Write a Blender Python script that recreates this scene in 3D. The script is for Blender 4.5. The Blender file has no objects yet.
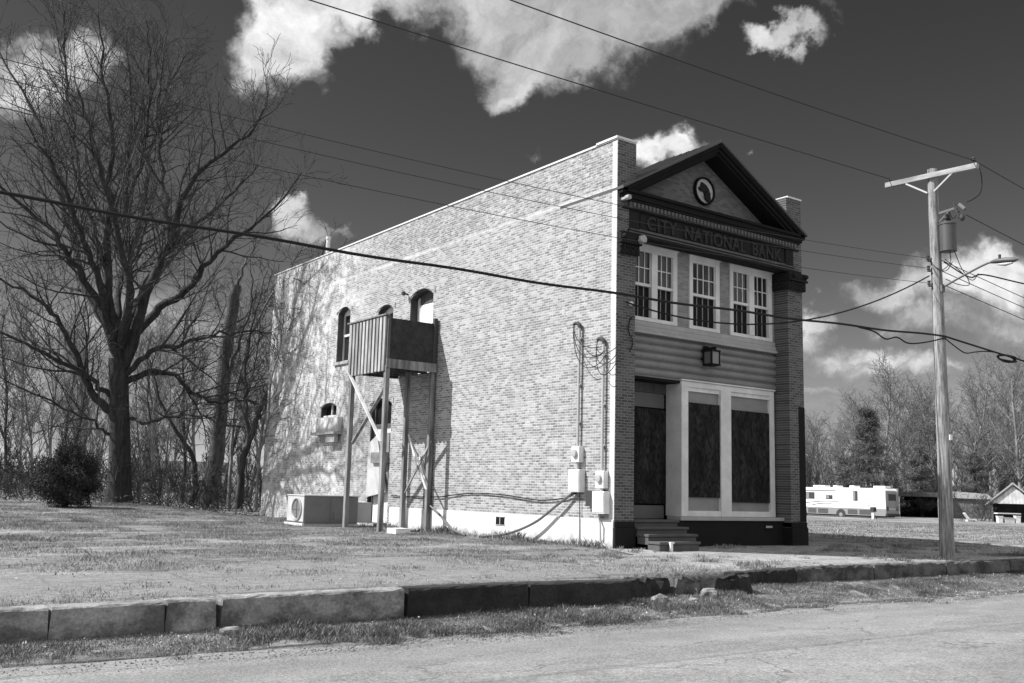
import bpy, math, random
import numpy as np
from mathutils import Vector, Matrix, Euler

S = bpy.context.scene
COL = S.collection

# ------------------------------------------------------------------ camera
CAMP = np.array([-13.521, -15.033, 1.055])
FPX, YAW, PITCH, ROLL = 990.8, 0.62719, 0.15042, 0.02625
def cam_axes():
    cy, sy = math.cos(YAW), math.sin(YAW)
    f = np.array([sy*math.cos(PITCH), cy*math.cos(PITCH), math.sin(PITCH)])
    r = np.array([cy, -sy, 0.0]); u = np.cross(r, f)
    c, s = math.cos(ROLL), math.sin(ROLL)
    return c*r+s*u, -s*r+c*u, f
CR, CU, CF = cam_axes()
def ray(px, py):
    return CF + CR*(px-512)/FPX - CU*(py-341.5)/FPX
def at(px, py, depth):
    return CAMP + ray(px, py)*depth
cam = bpy.data.cameras.new('camera'); camo = bpy.data.objects.new('camera', cam); COL.objects.link(camo)
cam.sensor_width = 36.0; cam.lens = FPX*36.0/1024.0; cam.clip_end = 4000; cam.clip_start = 0.05
M4 = Matrix.Identity(4)
for i in range(3):
    M4[i][0] = CR[i]; M4[i][1] = CU[i]; M4[i][2] = -CF[i]; M4[i][3] = CAMP[i]
camo.matrix_world = M4
S.camera = camo

# ------------------------------------------------------------------ sun, sky, exposure
SUN = Vector((-1.45, 0.73, 1.65)).normalized()
SUN_EL = math.asin(SUN.z); SUN_AZ = math.atan2(SUN.x, SUN.y)
sl = bpy.data.lights.new('sun', 'SUN'); sl.energy = 4.6; sl.angle = math.radians(0.5); sl.color = (1.0, 1.0, 1.0)
so = bpy.data.objects.new('sun', sl); COL.objects.link(so)
so.rotation_euler = SUN.to_track_quat('Z', 'Y').to_euler(); so.location = (-20, 10, 30)
S.view_settings.view_transform = 'Standard'; S.view_settings.look = 'None'
S.view_settings.exposure = 0.72; S.view_settings.gamma = 1.0
S.view_settings.use_curve_mapping = False

def build_world():
    w = bpy.data.worlds.new('World'); S.world = w; w.use_nodes = True
    nt = w.node_tree; N = nt.nodes; L = nt.links
    for n in list(N): N.remove(n)
    out = N.new('ShaderNodeOutputWorld'); bg = N.new('ShaderNodeBackground'); bg.inputs['Strength'].default_value = 0.1
    L.new(bg.outputs[0], out.inputs[0])
    def math_(op, a, b=None, clamp=False, c=None):
        n = N.new('ShaderNodeMath'); n.operation = op; n.use_clamp = clamp
        for i, v in enumerate((a, b, c)):
            if v is None: continue
            if isinstance(v, (int, float)): n.inputs[i].default_value = v
            else: L.new(v, n.inputs[i])
        return n.outputs[0]
    def vmath(op, a, b=None):
        n = N.new('ShaderNodeVectorMath'); n.operation = op
        for i, v in enumerate((a, b)):
            if v is None: continue
            if isinstance(v, (tuple, list)): n.inputs[i].default_value = v
            else: L.new(v, n.inputs[i])
        return n
    def sstep(v, a, b):
        n = N.new('ShaderNodeMapRange'); n.interpolation_type = 'SMOOTHSTEP'
        L.new(v, n.inputs[0]); n.inputs[1].default_value = a; n.inputs[2].default_value = b
        return n.outputs[0]
    def noise(vec, scale, detail, rough=0.55):
        n = N.new('ShaderNodeTexNoise'); n.inputs['Scale'].default_value = scale
        n.inputs['Detail'].default_value = detail; n.inputs['Roughness'].default_value = rough
        L.new(vec, n.inputs['Vector']); return n
    sky = N.new('ShaderNodeTexSky'); sky.sky_type = 'NISHITA'; sky.sun_disc = False
    sky.sun_elevation = SUN_EL; sky.sun_rotation = SUN_AZ; sky.air_density = 1.0; sky.dust_density = 0.6
    sep = N.new('ShaderNodeSeparateColor'); L.new(sky.outputs[0], sep.inputs[0])
    # black and white film behind a red filter: the sky's red channel less part of its blue
    red = math_('MAXIMUM', math_('MULTIPLY_ADD', sep.outputs[2], -0.10, c=sep.outputs[0]), 0.01)
    red = math_('MULTIPLY', math_('POWER', red, 1.5), SKYK)
    tc = N.new('ShaderNodeTexCoord'); D = vmath('NORMALIZE', tc.outputs['Generated']).outputs[0]
    n1 = noise(D, 11.0, 12, 0.62)
    dis = vmath('SUBTRACT', n1.outputs['Color'], (0.5, 0.5, 0.5)).outputs[0]
    sc = N.new('ShaderNodeVectorMath'); sc.operation = 'SCALE'; L.new(dis, sc.inputs[0]); sc.inputs['Scale'].default_value = 0.10
    DD = vmath('ADD', D, sc.outputs[0]).outputs[0]
    field = None; shade = None; tot = None
    for (px, py, rx, ry, w_, sh) in CLOUDS:
        c = Vector(ray(px, py)).normalized()
        t = Vector((c.y, -c.x, 0)).normalized(); u = t.cross(c)
        m = Matrix((t, u, c)).transposed()
        mp = N.new('ShaderNodeMapping'); mp.vector_type = 'TEXTURE'
        mp.inputs['Location'].default_value = c; mp.inputs['Rotation'].default_value = m.to_euler()
        mp.inputs['Scale'].default_value = (rx*.90/FPX, ry*.82/FPX, 0.8)
        L.new(DD, mp.inputs['Vector'])
        ln = N.new('ShaderNodeVectorMath'); ln.operation = 'LENGTH'; L.new(mp.outputs[0], ln.inputs[0])
        f = math_('MULTIPLY', math_('SUBTRACT', 1.0, ln.outputs['Value']), w_)
        f = math_('MAXIMUM', f, 0.0)
        fs = math_('MULTIPLY', f, sh)
        field = f if field is None else math_('ADD', math_('MAXIMUM', field, f), math_('MULTIPLY', math_('MINIMUM', field, f), 0.35))
        shade = fs if shade is None else math_('ADD', shade, fs); tot = f if tot is None else math_('ADD', tot, f)
    shade = math_('DIVIDE', shade, math_('MAXIMUM', tot, 1e-4))
    n2 = noise(DD, 15.0, 12, 0.6); n3 = noise(D, 5.0, 5, 0.6)
    lit = vmath('ADD', DD, tuple(float(v) for v in (-CR*.011+CU*.012))).outputs[0]
    n4 = noise(lit, 15.0, 12, 0.6)
    relief = math_('SUBTRACT', n2.outputs['Fac'], n4.outputs['Fac'])
    # added bright cumulus, unseen behind and beside the viewer, to fill the shaded front
    dt = vmath('DOT_PRODUCT', D, tuple(float(v) for v in CF)).outputs['Value']
    beh = sstep(dt, 0.55, 0.1)
    elev = N.new('ShaderNodeSeparateXYZ'); L.new(D, elev.inputs[0])
    bank = math_('MULTIPLY', math_('MULTIPLY', sstep(n3.outputs['Fac'], 0.40, 0.52), beh), sstep(elev.outputs[2], 0.0, 0.1))
    nf = math_('MULTIPLY_ADD', math_('SUBTRACT', n2.outputs['Fac'], 0.5), 0.9, c=field)
    nf = math_('MULTIPLY', nf, sstep(field, 0.0, 0.12))
    dens = sstep(nf, 0.26, 0.86)
    core = sstep(nf, 0.45, 1.0)
    bright = math_('MULTIPLY', math_('MULTIPLY_ADD', core, 0.30, c=0.66), shade)
    bright = math_('MULTIPLY', bright, math_('MAXIMUM', math_('MULTIPLY_ADD', relief, 1.7, c=0.98), 0.5))
    cl = math_('MULTIPLY', bright, CLOUDK)
    def mixf(fac, a, b):
        n = N.new('ShaderNodeMix'); n.data_type = 'FLOAT'; L.new(fac, n.inputs[0])
        for i, v in ((2, a), (3, b)):
            if isinstance(v, (int, float)): n.inputs[i].default_value = v
            else: L.new(v, n.inputs[i])
        return n.outputs[0]
    v = mixf(dens, red, cl)
    v = mixf(bank, v, math_('MULTIPLY_ADD', n2.outputs['Fac'], FILL_CLOUDK, c=FILL_CLOUDK*0.6))
    L.new(v, bg.inputs['Color'])

SKYK = 0.335; CLOUDK = 4.7; FILL_CLOUDK = 6.3
#         px   py   rx   ry  weight shade
CLOUDS = [(262, 48, 42, 52, 1.0, 1.15), (300, 20, 75, 62, 1.2, 1.15), (285, 62, 40, 26, .8, .95), (350, 0, 70, 42, 1.1, .95),
          (420, -8, 90, 52, 1.1, .85), (500, 0, 80, 60, 1.1, .75), (565, 20, 90, 65, 1.2, .62), (530, 62, 62, 48, 1.0, .85),
          (515, 92, 30, 24, .9, .9), (580, 50, 70, 48, 1.0, .6), (640, 15, 95, 50, 1.1, .52), (700, 0, 70, 28, .9, .6),
          (640, -45, 260, 60, 1.2, .7),
          (768, 48, 32, 20, 1.1, .95), (805, 36, 38, 17, 1., .75), (788, 42, 42, 18, .9, .8), (835, 5, 26, 12, .4, .5),
          (25, 75, 60, 46, 1.1, .95), (75, 65, 52, 36, 1.0, .9), (10, 90, 60, 50, .9, .75), (110, 75, 32, 30, .6, .7),
          (297, 220, 28, 30, 1.1, 1.05), (312, 236, 44, 28, 1.0, .8), (355, 228, 34, 9, .7, .5), (528, 166, 16, 10, .55, .6),
          (655, 152, 30, 26, 1.2, 1.3), (685, 142, 36, 24, 1.2, 1.3), (700, 158, 50, 22, 1.0, 1.1), (748, 166, 13, 11, .7, .7),
          (975, 270, 62, 46, 1.25, 1.25), (1010, 285, 50, 48, 1.1, 1.0), (925, 290, 70, 34, 1.0, .85), (868, 288, 50, 24, .9, .75),
          (940, 320, 80, 28, .9, .7), (1010, 325, 60, 26, .8, .7), (880, 322, 50, 18, .6, .6),
          (815, 312, 32, 26, 1.1, 1.2), (808, 335, 40, 28, 1.0, .8), (880, 350, 44, 18, 1.0, 1.05), (920, 362, 50, 20, .9, 1.0),
          (835, 358, 50, 24, .9, .8), (865, 370, 36, 20, .9, .95), (830, 390, 70, 22, .8, .55), (960, 365, 60, 20, .7, .8),
          (60, 320, 170, 70, .8, .62), (190, 330, 150, 70, .8, .62), (110, 420, 260, 80, .9, .6), (900, 430, 260, 60, .9, .6)]
build_world()

# ------------------------------------------------------------------ materials
def NT(name):
    m = bpy.data.materials.new(name); m.use_nodes = True
    nt = m.node_tree; b = nt.nodes['Principled BSDF']
    return m, nt, nt.nodes, nt.links, b
def g3(v): return (v, v, v, 1.0)
class G:
    """small node helper"""
    def __init__(s, nt): s.nt = nt; s.N = nt.nodes; s.L = nt.links
    def put(s, sock, v):
        if isinstance(v, (int, float)): sock.default_value = v
        elif isinstance(v, (tuple, list)): sock.default_value = v
        else: s.L.new(v, sock)
    def math(s, op, a, b=None, c=None, clamp=False):
        n = s.N.new('ShaderNodeMath'); n.operation = op; n.use_clamp = clamp
        for i, v in enumerate((a, b, c)):
            if v is not None: s.put(n.inputs[i], v)
        return n.outputs[0]
    def noise(s, vec, scale, detail=4, rough=.55):
        n = s.N.new('ShaderNodeTexNoise'); n.inputs['Scale'].default_value = scale; n.inputs['Detail'].default_value = detail
        n.inputs['Roughness'].default_value = rough; s.L.new(vec, n.inputs['Vector']); return n.outputs['Fac']
    def obj(s): return s.N.new('ShaderNodeTexCoord').outputs['Object']
    def geo(s): return s.N.new('ShaderNodeNewGeometry')
    def sep(s, v): n = s.N.new('ShaderNodeSeparateXYZ'); s.L.new(v, n.inputs[0]); return n.outputs
    def comb(s, x, y, z):
        n = s.N.new('ShaderNodeCombineXYZ')
        for i, v in enumerate((x, y, z)): s.put(n.inputs[i], v)
        return n.outputs[0]
    def scale(s, v, xyz):
        n = s.N.new('ShaderNodeVectorMath'); n.operation = 'MULTIPLY'; s.L.new(v, n.inputs[0]); n.inputs[1].default_value = xyz; return n.outputs[0]
    def ss(s, v, a, b, lo=0., hi=1.):
        n = s.N.new('ShaderNodeMapRange'); n.interpolation_type = 'SMOOTHSTEP'; s.L.new(v, n.inputs[0])
        for i, q in zip((1, 2, 3, 4), (a, b, lo, hi)): n.inputs[i].default_value = q
        return n.outputs[0]
    def mix(s, f, a, b):
        n = s.N.new('ShaderNodeMix'); n.data_type = 'FLOAT'; s.put(n.inputs[0], f); s.put(n.inputs[2], a); s.put(n.inputs[3], b); return n.outputs[0]
    def bump(s, h, strength, dist, b):
        n = s.N.new('ShaderNodeBump'); n.inputs['Strength'].default_value = strength; n.inputs['Distance'].default_value = dist
        s.L.new(h, n.inputs['Height']); s.L.new(n.outputs[0], b.inputs['Normal'])

def plain(name, c, rough=.75, var=.3, scale=4., bump=.15, stretch=(1, 1, 1), metal=0., fine=40.):
    m, nt, N, L, b = NT(name); g = G(nt)
    o = g.scale(g.obj(), stretch)
    n = g.noise(o, scale, 6, .65); f = g.noise(o, fine, 4, .6)
    k = g.math('MULTIPLY_ADD', g.math('SUBTRACT', n, .5), 2*var, 1.0)
    k = g.math('MULTIPLY', k, g.math('MULTIPLY_ADD', g.math('SUBTRACT', f, .5), var*1.2, 1.0))
    L.new(g.math('MULTIPLY', k, c, clamp=True), b.inputs['Base Color'])
    b.inputs['Roughness'].default_value = rough; b.inputs['Metallic'].default_value = metal
    if c < .06: b.inputs['Specular IOR Level'].default_value = .15
    if bump: g.bump(f, bump, .01, b)
    return m

def brick(name, plane, c1, c2, mortar, wash=0., washc=.6, rough_top=None, bump=.6, msize=.011, fade=None):
    """plane 'yz' or 'xz' picks which wall face the courses run along"""
    m, nt, N, L, b = NT(name); g = G(nt)
    o = g.obj(); s = g.sep(o)
    v = g.comb(s[1] if plane == 'yz' else s[0], s[2], 0.0)
    wob = g.noise(o, 1.3, 2)
    s2 = g.sep(v)
    v = g.comb(s2[0], g.math('MULTIPLY_ADD', wob, .02, s2[1]), 0.0)
    t = N.new('ShaderNodeTexBrick'); L.new(v, t.inputs['Vector'])
    t.inputs['Scale'].default_value = 1.0; t.inputs['Brick Width'].default_value = .168; t.inputs['Row Height'].default_value = .0575
    t.inputs['Mortar Size'].default_value = msize; t.inputs['Mortar Smooth'].default_value = .3; t.inputs['Bias'].default_value = .1
    t.inputs['Color1'].default_value = g3(1.0); t.inputs['Color2'].default_value = g3(0.0); t.inputs['Mortar'].default_value = g3(0.5)
    fac = t.outputs['Fac']
    col = N.new('ShaderNodeSeparateColor'); L.new(t.outputs['Color'], col.inputs[0])
    cell = col.outputs[0]
    bc = g.mix(g.ss(cell, -.1, .9), c2, c1)
    big = g.noise(o, .8, 6, .65); mid = g.noise(o, 3.5, 5, .65); fine = g.noise(o, 55., 3, .6)
    bc = g.math('MULTIPLY', bc, g.math('MULTIPLY_ADD', fine, .5, .75))
    if wash:
        fl = g.noise(g.scale(o, (1, 3.6, 13.)), 2.1, 4, .6)
        bc = g.math('MULTIPLY', bc, g.ss(fl, .36, .47, .45, 1.0))          # darker dashes along the courses, singly and in short runs
        wm = g.ss(mid, .45, .75); bc = g.mix(g.math('MULTIPLY', wm, wash), bc, washc)
    c = g.mix(g.math('MULTIPLY', fac, .85), bc, mortar)
    dirt = g.math('MULTIPLY', g.ss(big, .3, .65, .92, 1.04), g.ss(mid, .25, .7, .94, 1.04))
    c = g.math('MULTIPLY', c, dirt)
    if fade:
        c = fade(g, s, o, c, fac, cell, big, mid)
    L.new(g.math('MINIMUM', c, .85), b.inputs['Base Color']); b.inputs['Roughness'].default_value = .85
    h = g.math('SUBTRACT', g.math('MULTIPLY', fine, .35), fac)
    g.bump(h, bump, .012, b)
    return m

def side_fade(g, s, o, c, fac, cell, big, mid):
    # rough rebuilt brickwork in the parapet, plaster patches at the rear, limewashed corner strip
    up = g.ss(s[2], 7.44, 7.50)
    rough = g.math('MULTIPLY', c, g.ss(g.noise(g.scale(o, (1, 2.2, 6.0)), 2.6, 7, .75), .35, .62, .58, 1.15))
    c = g.mix(up, c, rough)
    line = g.math('MULTIPLY', g.ss(s[2], 7.40, 7.45), g.ss(s[2], 7.53, 7.48))
    c = g.mix(g.math('MULTIPLY', line, g.ss(mid, .3, .6, .1, .6)), c, .54)
    rear = g.math('MULTIPLY', g.ss(s[1], 9.5, 13.5), g.ss(g.noise(o, 1.7, 10, .78), .47, .55))
    c = g.math('MULTIPLY', c, g.ss(s[1], 8., 13., 1., 1.04)); c = g.mix(g.math('MULTIPLY', rear, .7), c, .62)
    # faded streaks left by a painted wall sign
    st = g.noise(g.scale(o, (1, .35, 4.)), 1.1, 5, .6)
    c = g.math('MULTIPLY', c, g.ss(st, .35, .62, .92, 1.04))
    corner = g.math('MULTIPLY', g.ss(s[1], .16, .13), .75)
    c = g.mix(corner, c, .62)
    return c

def ground_mat():
    m, nt, N, L, b = NT('lawn_soil'); g = G(nt); o = g.obj(); s = g.sep(o)
    n1 = g.noise(o, .22, 6, .6); n2 = g.noise(g.scale(o, (1, 1.6, 1)), 1.3, 6, .7); n3 = g.noise(o, 14., 5, .7); n4 = g.noise(o, 70., 3, .7)
    n2 = g.noise(g.scale(o, (.5, 1.7, 1)), 1.0, 7, .7)
    c = g.ss(g.math('ADD', g.math('MULTIPLY', n1, .45), g.math('MULTIPLY', n2, .55)), .38, .62, .10, .35)
    c = g.math('MULTIPLY', c, g.math('MULTIPLY', g.ss(n3, .3, .7, .62, 1.3), g.ss(n4, .3, .7, .7, 1.3)))
    L.new(c, b.inputs['Base Color']); b.inputs['Roughness'].default_value = .95
    g.bump(g.math('ADD', n3, g.math('MULTIPLY', n4, .6)), .8, .05, b)
    return m

def walk_mat():
    m, nt, N, L, b = NT('old_concrete'); g = G(nt); o = g.obj(); s = g.sep(o)
    n1 = g.noise(g.scale(o, (.6, 1.5, 1)), .7, 6, .65); n2 = g.noise(g.scale(o, (.45, 1.8, 1)), 2.2, 7, .7); n3 = g.noise(o, 45., 4, .7); n4 = g.noise(o, 9., 5, .7)
    c = g.ss(g.math('ADD', g.math('MULTIPLY', n1, .5), g.math('MULTIPLY', n2, .5)), .36, .64, .22, .40)
    c = g.math('MULTIPLY', c, g.math('MULTIPLY', g.ss(n3, .32, .68, .6, 1.3), g.ss(n4, .3, .7, .78, 1.15)))
    t = N.new('ShaderNodeTexBrick'); t.inputs['Scale'].default_value = 1.; t.inputs['Brick Width'].default_value = 1.55; t.inputs['Row Height'].default_value = 1.3
    t.inputs['Mortar Size'].default_value = .03; t.inputs['Mortar Smooth'].default_value = .6; t.offset = 0.
    L.new(g.comb(g.math('MULTIPLY_ADD', n2, .22, s[0]), g.math('MULTIPLY_ADD', n4, .12, s[1]), 0.), t.inputs['Vector'])
    joint = g.math('MULTIPLY', t.outputs['Fac'], g.ss(n1, .35, .6, .2, .9))
    wild = g.ss(s[0], 0., -4., 0., .30)
    n5 = g.noise(g.scale(o, (.8, 1.6, 1)), 5.5, 8, .75)
    soil = g.ss(g.math('ADD', g.math('ADD', n2, g.math('MULTIPLY', n5, .55)), wild), .82, .93)
    c = g.mix(soil, c, g.math('MULTIPLY', g.ss(n3, .3, .7, .10, .28), g.ss(n5, .3, .7, .75, 1.25))); c = g.mix(joint, c, .11)
    L.new(c, b.inputs['Base Color']); b.inputs['Roughness'].default_value = .92
    g.bump(g.math('ADD', n3, n4), .6, .02, b)
    return m

def road_mat():
    m, nt, N, L, b = NT('worn_asphalt'); g = G(nt); o = g.obj()
    n1 = g.noise(g.scale(o, (.35, 1.2, 1)), .8, 6, .6); n2 = g.noise(o, 35., 5, .75); n3 = g.noise(o, 130., 2, .6); n4 = g.noise(o, 2.5, 6, .7)
    c = g.ss(n1, .3, .7, .19, .27)
    c = g.math('MULTIPLY', c, g.math('MULTIPLY', g.ss(n2, .32, .68, .55, 1.42), g.ss(n4, .3, .7, .88, 1.1)))
    c = g.math('MULTIPLY', c, g.ss(n3, .32, .68, .6, 1.4))
    vo = N.new('ShaderNodeTexVoronoi'); vo.feature = 'DISTANCE_TO_EDGE'; vo.inputs['Scale'].default_value = .42
    wn = N.new('ShaderNodeTexNoise'); wn.inputs['Scale'].default_value = 1.1; wn.inputs['Detail'].default_value = 7; L.new(o, wn.inputs['Vector'])
    wa = N.new('ShaderNodeVectorMath'); wa.operation = 'SCALE'; wa.inputs['Scale'].default_value = 1.6; L.new(wn.outputs['Color'], wa.inputs[0])
    wb = N.new('ShaderNodeVectorMath'); wb.operation = 'ADD'; L.new(g.scale(o, (.55, 1, 1)), wb.inputs[0]); L.new(wa.outputs[0], wb.inputs[1]); L.new(wb.outputs[0], vo.inputs['Vector'])
    crack = g.math('MULTIPLY', g.ss(vo.outputs['Distance'], .010, .003), g.ss(n1, .42, .56)); c = g.mix(g.math('MULTIPLY', crack, .6), c, .06)
    patch = g.ss(g.noise(g.scale(o, (.25, .7, 1)), .9, 5, .6), .57, .62); c = g.math('MULTIPLY', c, g.mix(patch, 1.0, .86))
    L.new(c, b.inputs['Base Color']); b.inputs['Roughness'].default_value = .9
    g.bump(g.math('ADD', n2, n3), .7, .012, b)
    return m

def kerb_mat(name, c, dark):
    m, nt, N, L, b = NT(name); g = G(nt); o = g.obj()
    n1 = g.noise(g.scale(o, (1, 1, 1.6)), 1.6, 7, .7); n2 = g.noise(o, 24., 5, .7); n3 = g.noise(o, 5., 6, .7)
    k = g.ss(n1, .38, .6, dark, c)
    k = g.math('MULTIPLY', k, g.math('MULTIPLY', g.ss(n2, .3, .7, .75, 1.2), g.ss(n3, .3, .7, .8, 1.15)))
    L.new(k, b.inputs['Base Color']); b.inputs['Roughness'].default_value = .95
    g.bump(g.math('ADD', n2, n3), .7, .03, b)
    return m

def blade_mat(name, lo, hi):
    m, nt, N, L, b = NT(name); g = G(nt)
    r = g.geo().outputs['Random Per Island']
    o = g.obj(); n = g.noise(o, .9, 5, .65)
    n2 = g.noise(g.scale(o, (.45, 1.5, 1)), 1.0, 6, .7)
    c = g.math('MULTIPLY', g.math('MULTIPLY', g.mix(r, lo, hi), g.ss(n, .3, .7, .8, 1.2)), g.ss(n2, .36, .62, .55, 1.45))
    L.new(c, b.inputs['Base Color']); b.inputs['Roughness'].default_value = .8
    return m

def bark_mat(name, lo, hi, sc=9.):
    m, nt, N, L, b = NT(name); g = G(nt); o = g.obj()
    n = g.noise(g.scale(o, (1, 1, .22)), sc, 6, .7); n2 = g.noise(o, 1.2, 3)
    c = g.math('MULTIPLY', g.ss(n, .32, .66, lo, hi), g.ss(n2, .3, .7, .8, 1.15))
    L.new(c, b.inputs['Base Color']); b.inputs['Roughness'].default_value = .95
    g.bump(n, .8, .04, b)
    return m

def wood_mat(name, lo, hi, axis='z', sc=7., bump=.4):
    st = {'z': (1, 1, .08), 'x': (.08, 1, 1), 'y': (1, .08, 1)}[axis]
    m, nt, N, L, b = NT(name); g = G(nt); o = g.obj()
    n = g.noise(g.scale(o, st), sc, 6, .7); n2 = g.noise(o, 1.7, 4, .6); r = g.geo().outputs['Random Per Island']
    c = g.math('MULTIPLY', g.ss(n, .3, .68, lo, hi), g.math('MULTIPLY', g.ss(n2, .3, .7, .78, 1.15), g.math('MULTIPLY_ADD', r, .4, .8)))
    L.new(c, b.inputs['Base Color']); b.inputs['Roughness'].default_value = .88
    g.bump(n, bump, .01, b)
    return m

def osb_mat():
    m, nt, N, L, b = NT('weathered_chipboard'); g = G(nt); o = g.obj()
    vo = N.new('ShaderNodeTexVoronoi'); vo.inputs['Scale'].default_value = 16.; L.new(g.scale(o, (1.6, 1, .7)), vo.inputs['Vector'])
    s = N.new('ShaderNodeSeparateColor'); L.new(vo.outputs['Color'], s.inputs[0])
    n = g.noise(g.scale(o, (1.5, 1, .5)), 2.2, 6, .7)
    c = g.math('MULTIPLY', g.mix(s.outputs[0], .006, .026), g.ss(n, .35, .7, .5, 1.8))
    L.new(c, b.inputs['Base Color']); b.inputs['Roughness'].default_value = .85; b.inputs['Specular IOR Level'].default_value = .15
    g.bump(s.outputs[1], .4, .006, b)
    return m

def glass_mat(name, c, rough=.04, spec=.5):
    m, nt, N, L, b = NT(name); g = G(nt)
    b.inputs['Base Color'].default_value = g3(c); b.inputs['Roughness'].default_value = rough
    b.inputs['Specular IOR Level'].default_value = spec
    n = g.noise(g.obj(), 2.2, 2); g.bump(n, .06, .02, b)
    return m

MT = {}
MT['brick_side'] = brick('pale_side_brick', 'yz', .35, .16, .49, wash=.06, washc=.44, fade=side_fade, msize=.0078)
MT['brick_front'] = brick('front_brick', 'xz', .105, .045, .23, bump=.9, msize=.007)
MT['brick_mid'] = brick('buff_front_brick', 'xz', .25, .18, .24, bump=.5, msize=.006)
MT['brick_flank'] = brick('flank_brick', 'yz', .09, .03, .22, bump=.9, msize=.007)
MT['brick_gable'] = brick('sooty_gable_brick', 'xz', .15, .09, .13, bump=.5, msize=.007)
MT['brick_dark'] = brick('dark_frieze_brick', 'xz', .07, .035, .06, bump=.6)
def parge_mat():
    m, nt, N, L, b = NT('whitewashed_render'); g = G(nt); o = g.obj(); s = g.sep(o)
    n = g.noise(o, 1.7, 7, .7); f = g.noise(o, 26., 5, .7); d = g.noise(g.scale(o, (1, 1.2, .5)), 3.2, 7, .75)
    c = g.math('MULTIPLY', g.ss(n, .3, .7, .50, .72), g.ss(f, .3, .7, .88, 1.08))
    mud = g.ss(g.math('SUBTRACT', g.math('MULTIPLY', d, .62), s[2]), .10, .30); chip = g.ss(g.noise(o, 7., 8, .8), .64, .68)
    c = g.mix(g.math('MULTIPLY', mud, .7), c, .22); c = g.mix(g.math('MULTIPLY', chip, .8), c, .30)
    L.new(c, b.inputs['Base Color']); b.inputs['Roughness'].default_value = .9; g.bump(f, .4, .015, b); return m
def paint_mat(name, c0, under=.13, lo=.62):
    """old oil paint: chips and hairline peeling along the grain"""
    m, nt, N, L, b = NT(name); g = G(nt); o = g.obj()
    n = g.noise(o, 2.3, 6, .65); p = g.noise(g.scale(o, (2.2, 2.2, .7)), 9., 9, .8); f = g.noise(o, 60., 3)
    c = g.math('MULTIPLY', g.ss(n, .3, .7, c0*.84, c0*1.06), g.ss(f, .3, .7, .95, 1.04)); c = g.mix(g.math('MULTIPLY', g.ss(p, lo, lo+.05), .85), c, under)
    L.new(c, b.inputs['Base Color']); b.inputs['Roughness'].default_value = .6; g.bump(p, .2, .006, b); return m
MT['parge'] = parge_mat(); MT['old_siding'] = paint_mat('peeling_siding_paint', .19, .075, .585)
MT['coping'] = plain('pale_coping', .62, .7, .2, 3.)
MT['white'] = paint_mat('white_paint', .62)
MT['white_bright'] = plain('fresh_white_paint', .8, .5, .08, 2.5, .05)
MT['grey_panel'] = paint_mat('grey_painted_panel', .21, .10, .66)
MT['dim_panel'] = plain('dim_grey_panel', .10, .6, .2, 2.)  # grey panel colour darkened for the dim entry recess
MT['stone'] = plain('sill_stone', .32, .85, .25, 4., .3)
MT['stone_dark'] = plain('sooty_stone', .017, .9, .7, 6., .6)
MT['letter'] = plain('eroded_letters', .032, .9, .95, 12., .8)
MT['terra'] = plain('weathered_terracotta', .085, .8, .6, 7., .5)
MT['disc'] = plain('stained_roundel', .36, .85, .6, 6., .4)
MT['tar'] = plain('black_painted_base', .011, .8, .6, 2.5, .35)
MT['step'] = plain('step_concrete', .075, .9, .4, 4., .4)
MT['tin'] = plain('aged_roof_metal', .07, .6, .3, 2.5, .1, metal=.3)
MT['black_wood'] = plain('near_black_wood', .009, .85, .5, 5., .3)
MT['roll'] = plain('grey_pressed_metal', .17, .8, .55, 3., .3, stretch=(.5, 1, 4))
MT['osb'] = osb_mat()
MT['glass'] = glass_mat('window_glass', .022, .05, .35)
MT['glass_low'] = plain('insect_screen', .008, .7, .2, 3., 0)
MT['pane_white'] = plain('white_door_leaf', .85, .5, .04, 2., 0)  # even white of the upper door leaf
MT['wood_grey'] = wood_mat('weathered_lumber', .07, .30)
MT['wood_slat'] = wood_mat('weathered_slats', .16, .42)
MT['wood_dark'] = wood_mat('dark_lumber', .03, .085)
MT['ply_dark'] = wood_mat('dark_plywood', .012, .035, 'y', 5.)
MT['brace'] = wood_mat('pale_lumber', .55, .82)
MT['pole'] = wood_mat('pole_wood', .07, .34, 'z', 20., .9)
MT['arm'] = wood_mat('crossarm_wood', .2, .42, 'y', 9.)
MT['box_white'] = paint_mat('meter_enamel', .72, .2, .68)
MT['box_grey'] = plain('galvanised_steel', .38, .5, .15, 6., .05, metal=.2)
MT['box_dark'] = plain('dark_plastic', .05, .6, .2, 6., .05)
MT['tank'] = plain('grey_tank_enamel', .065, .5, .15, 4., .03)
MT['gear'] = plain('dull_line_hardware', .10, .6, .2, 6., 0)
MT['cable'] = plain('black_rubber', .014, .6, .2, 6., 0)
MT['wire'] = plain('tarnished_wire', .035, .6, .2, 6., 0)
MT['ac_side'] = paint_mat('shaded_unit_enamel', .15, .06, .63)  # unit enamel darkened in colour for its unlit sides
MT['ac_face'] = paint_mat('pale_unit_enamel', .46, .16, .62)
MT['dark'] = plain('dark_void', .008, .9, .1, 3., 0)
MT['rv_white'] = plain('gel_coat', .82, .3, .04, 1., 0)
MT['rv_grey'] = plain('grey_body_stripe', .22, .45, .1, 1., 0)
MT['rubber'] = plain('tyre_rubber', .02, .8, .2, 8., .1)
MT['metal_roof'] = plain('pale_sheet_roof', .34, .5, .15, .7, 0)
MT['siding'] = wood_mat('grey_siding', .09, .15, 'x', 3.)
MT['siding_pale'] = wood_mat('pale_boards', .38, .6, 'z', 5.)
MT['ground'] = ground_mat(); MT['walk'] = walk_mat(); MT['road'] = road_mat()
MT['kerb'] = kerb_mat('kerb_concrete', .30, .10); MT['kerb_dark'] = kerb_mat('soot_black_kerb', .03, .012)
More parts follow.
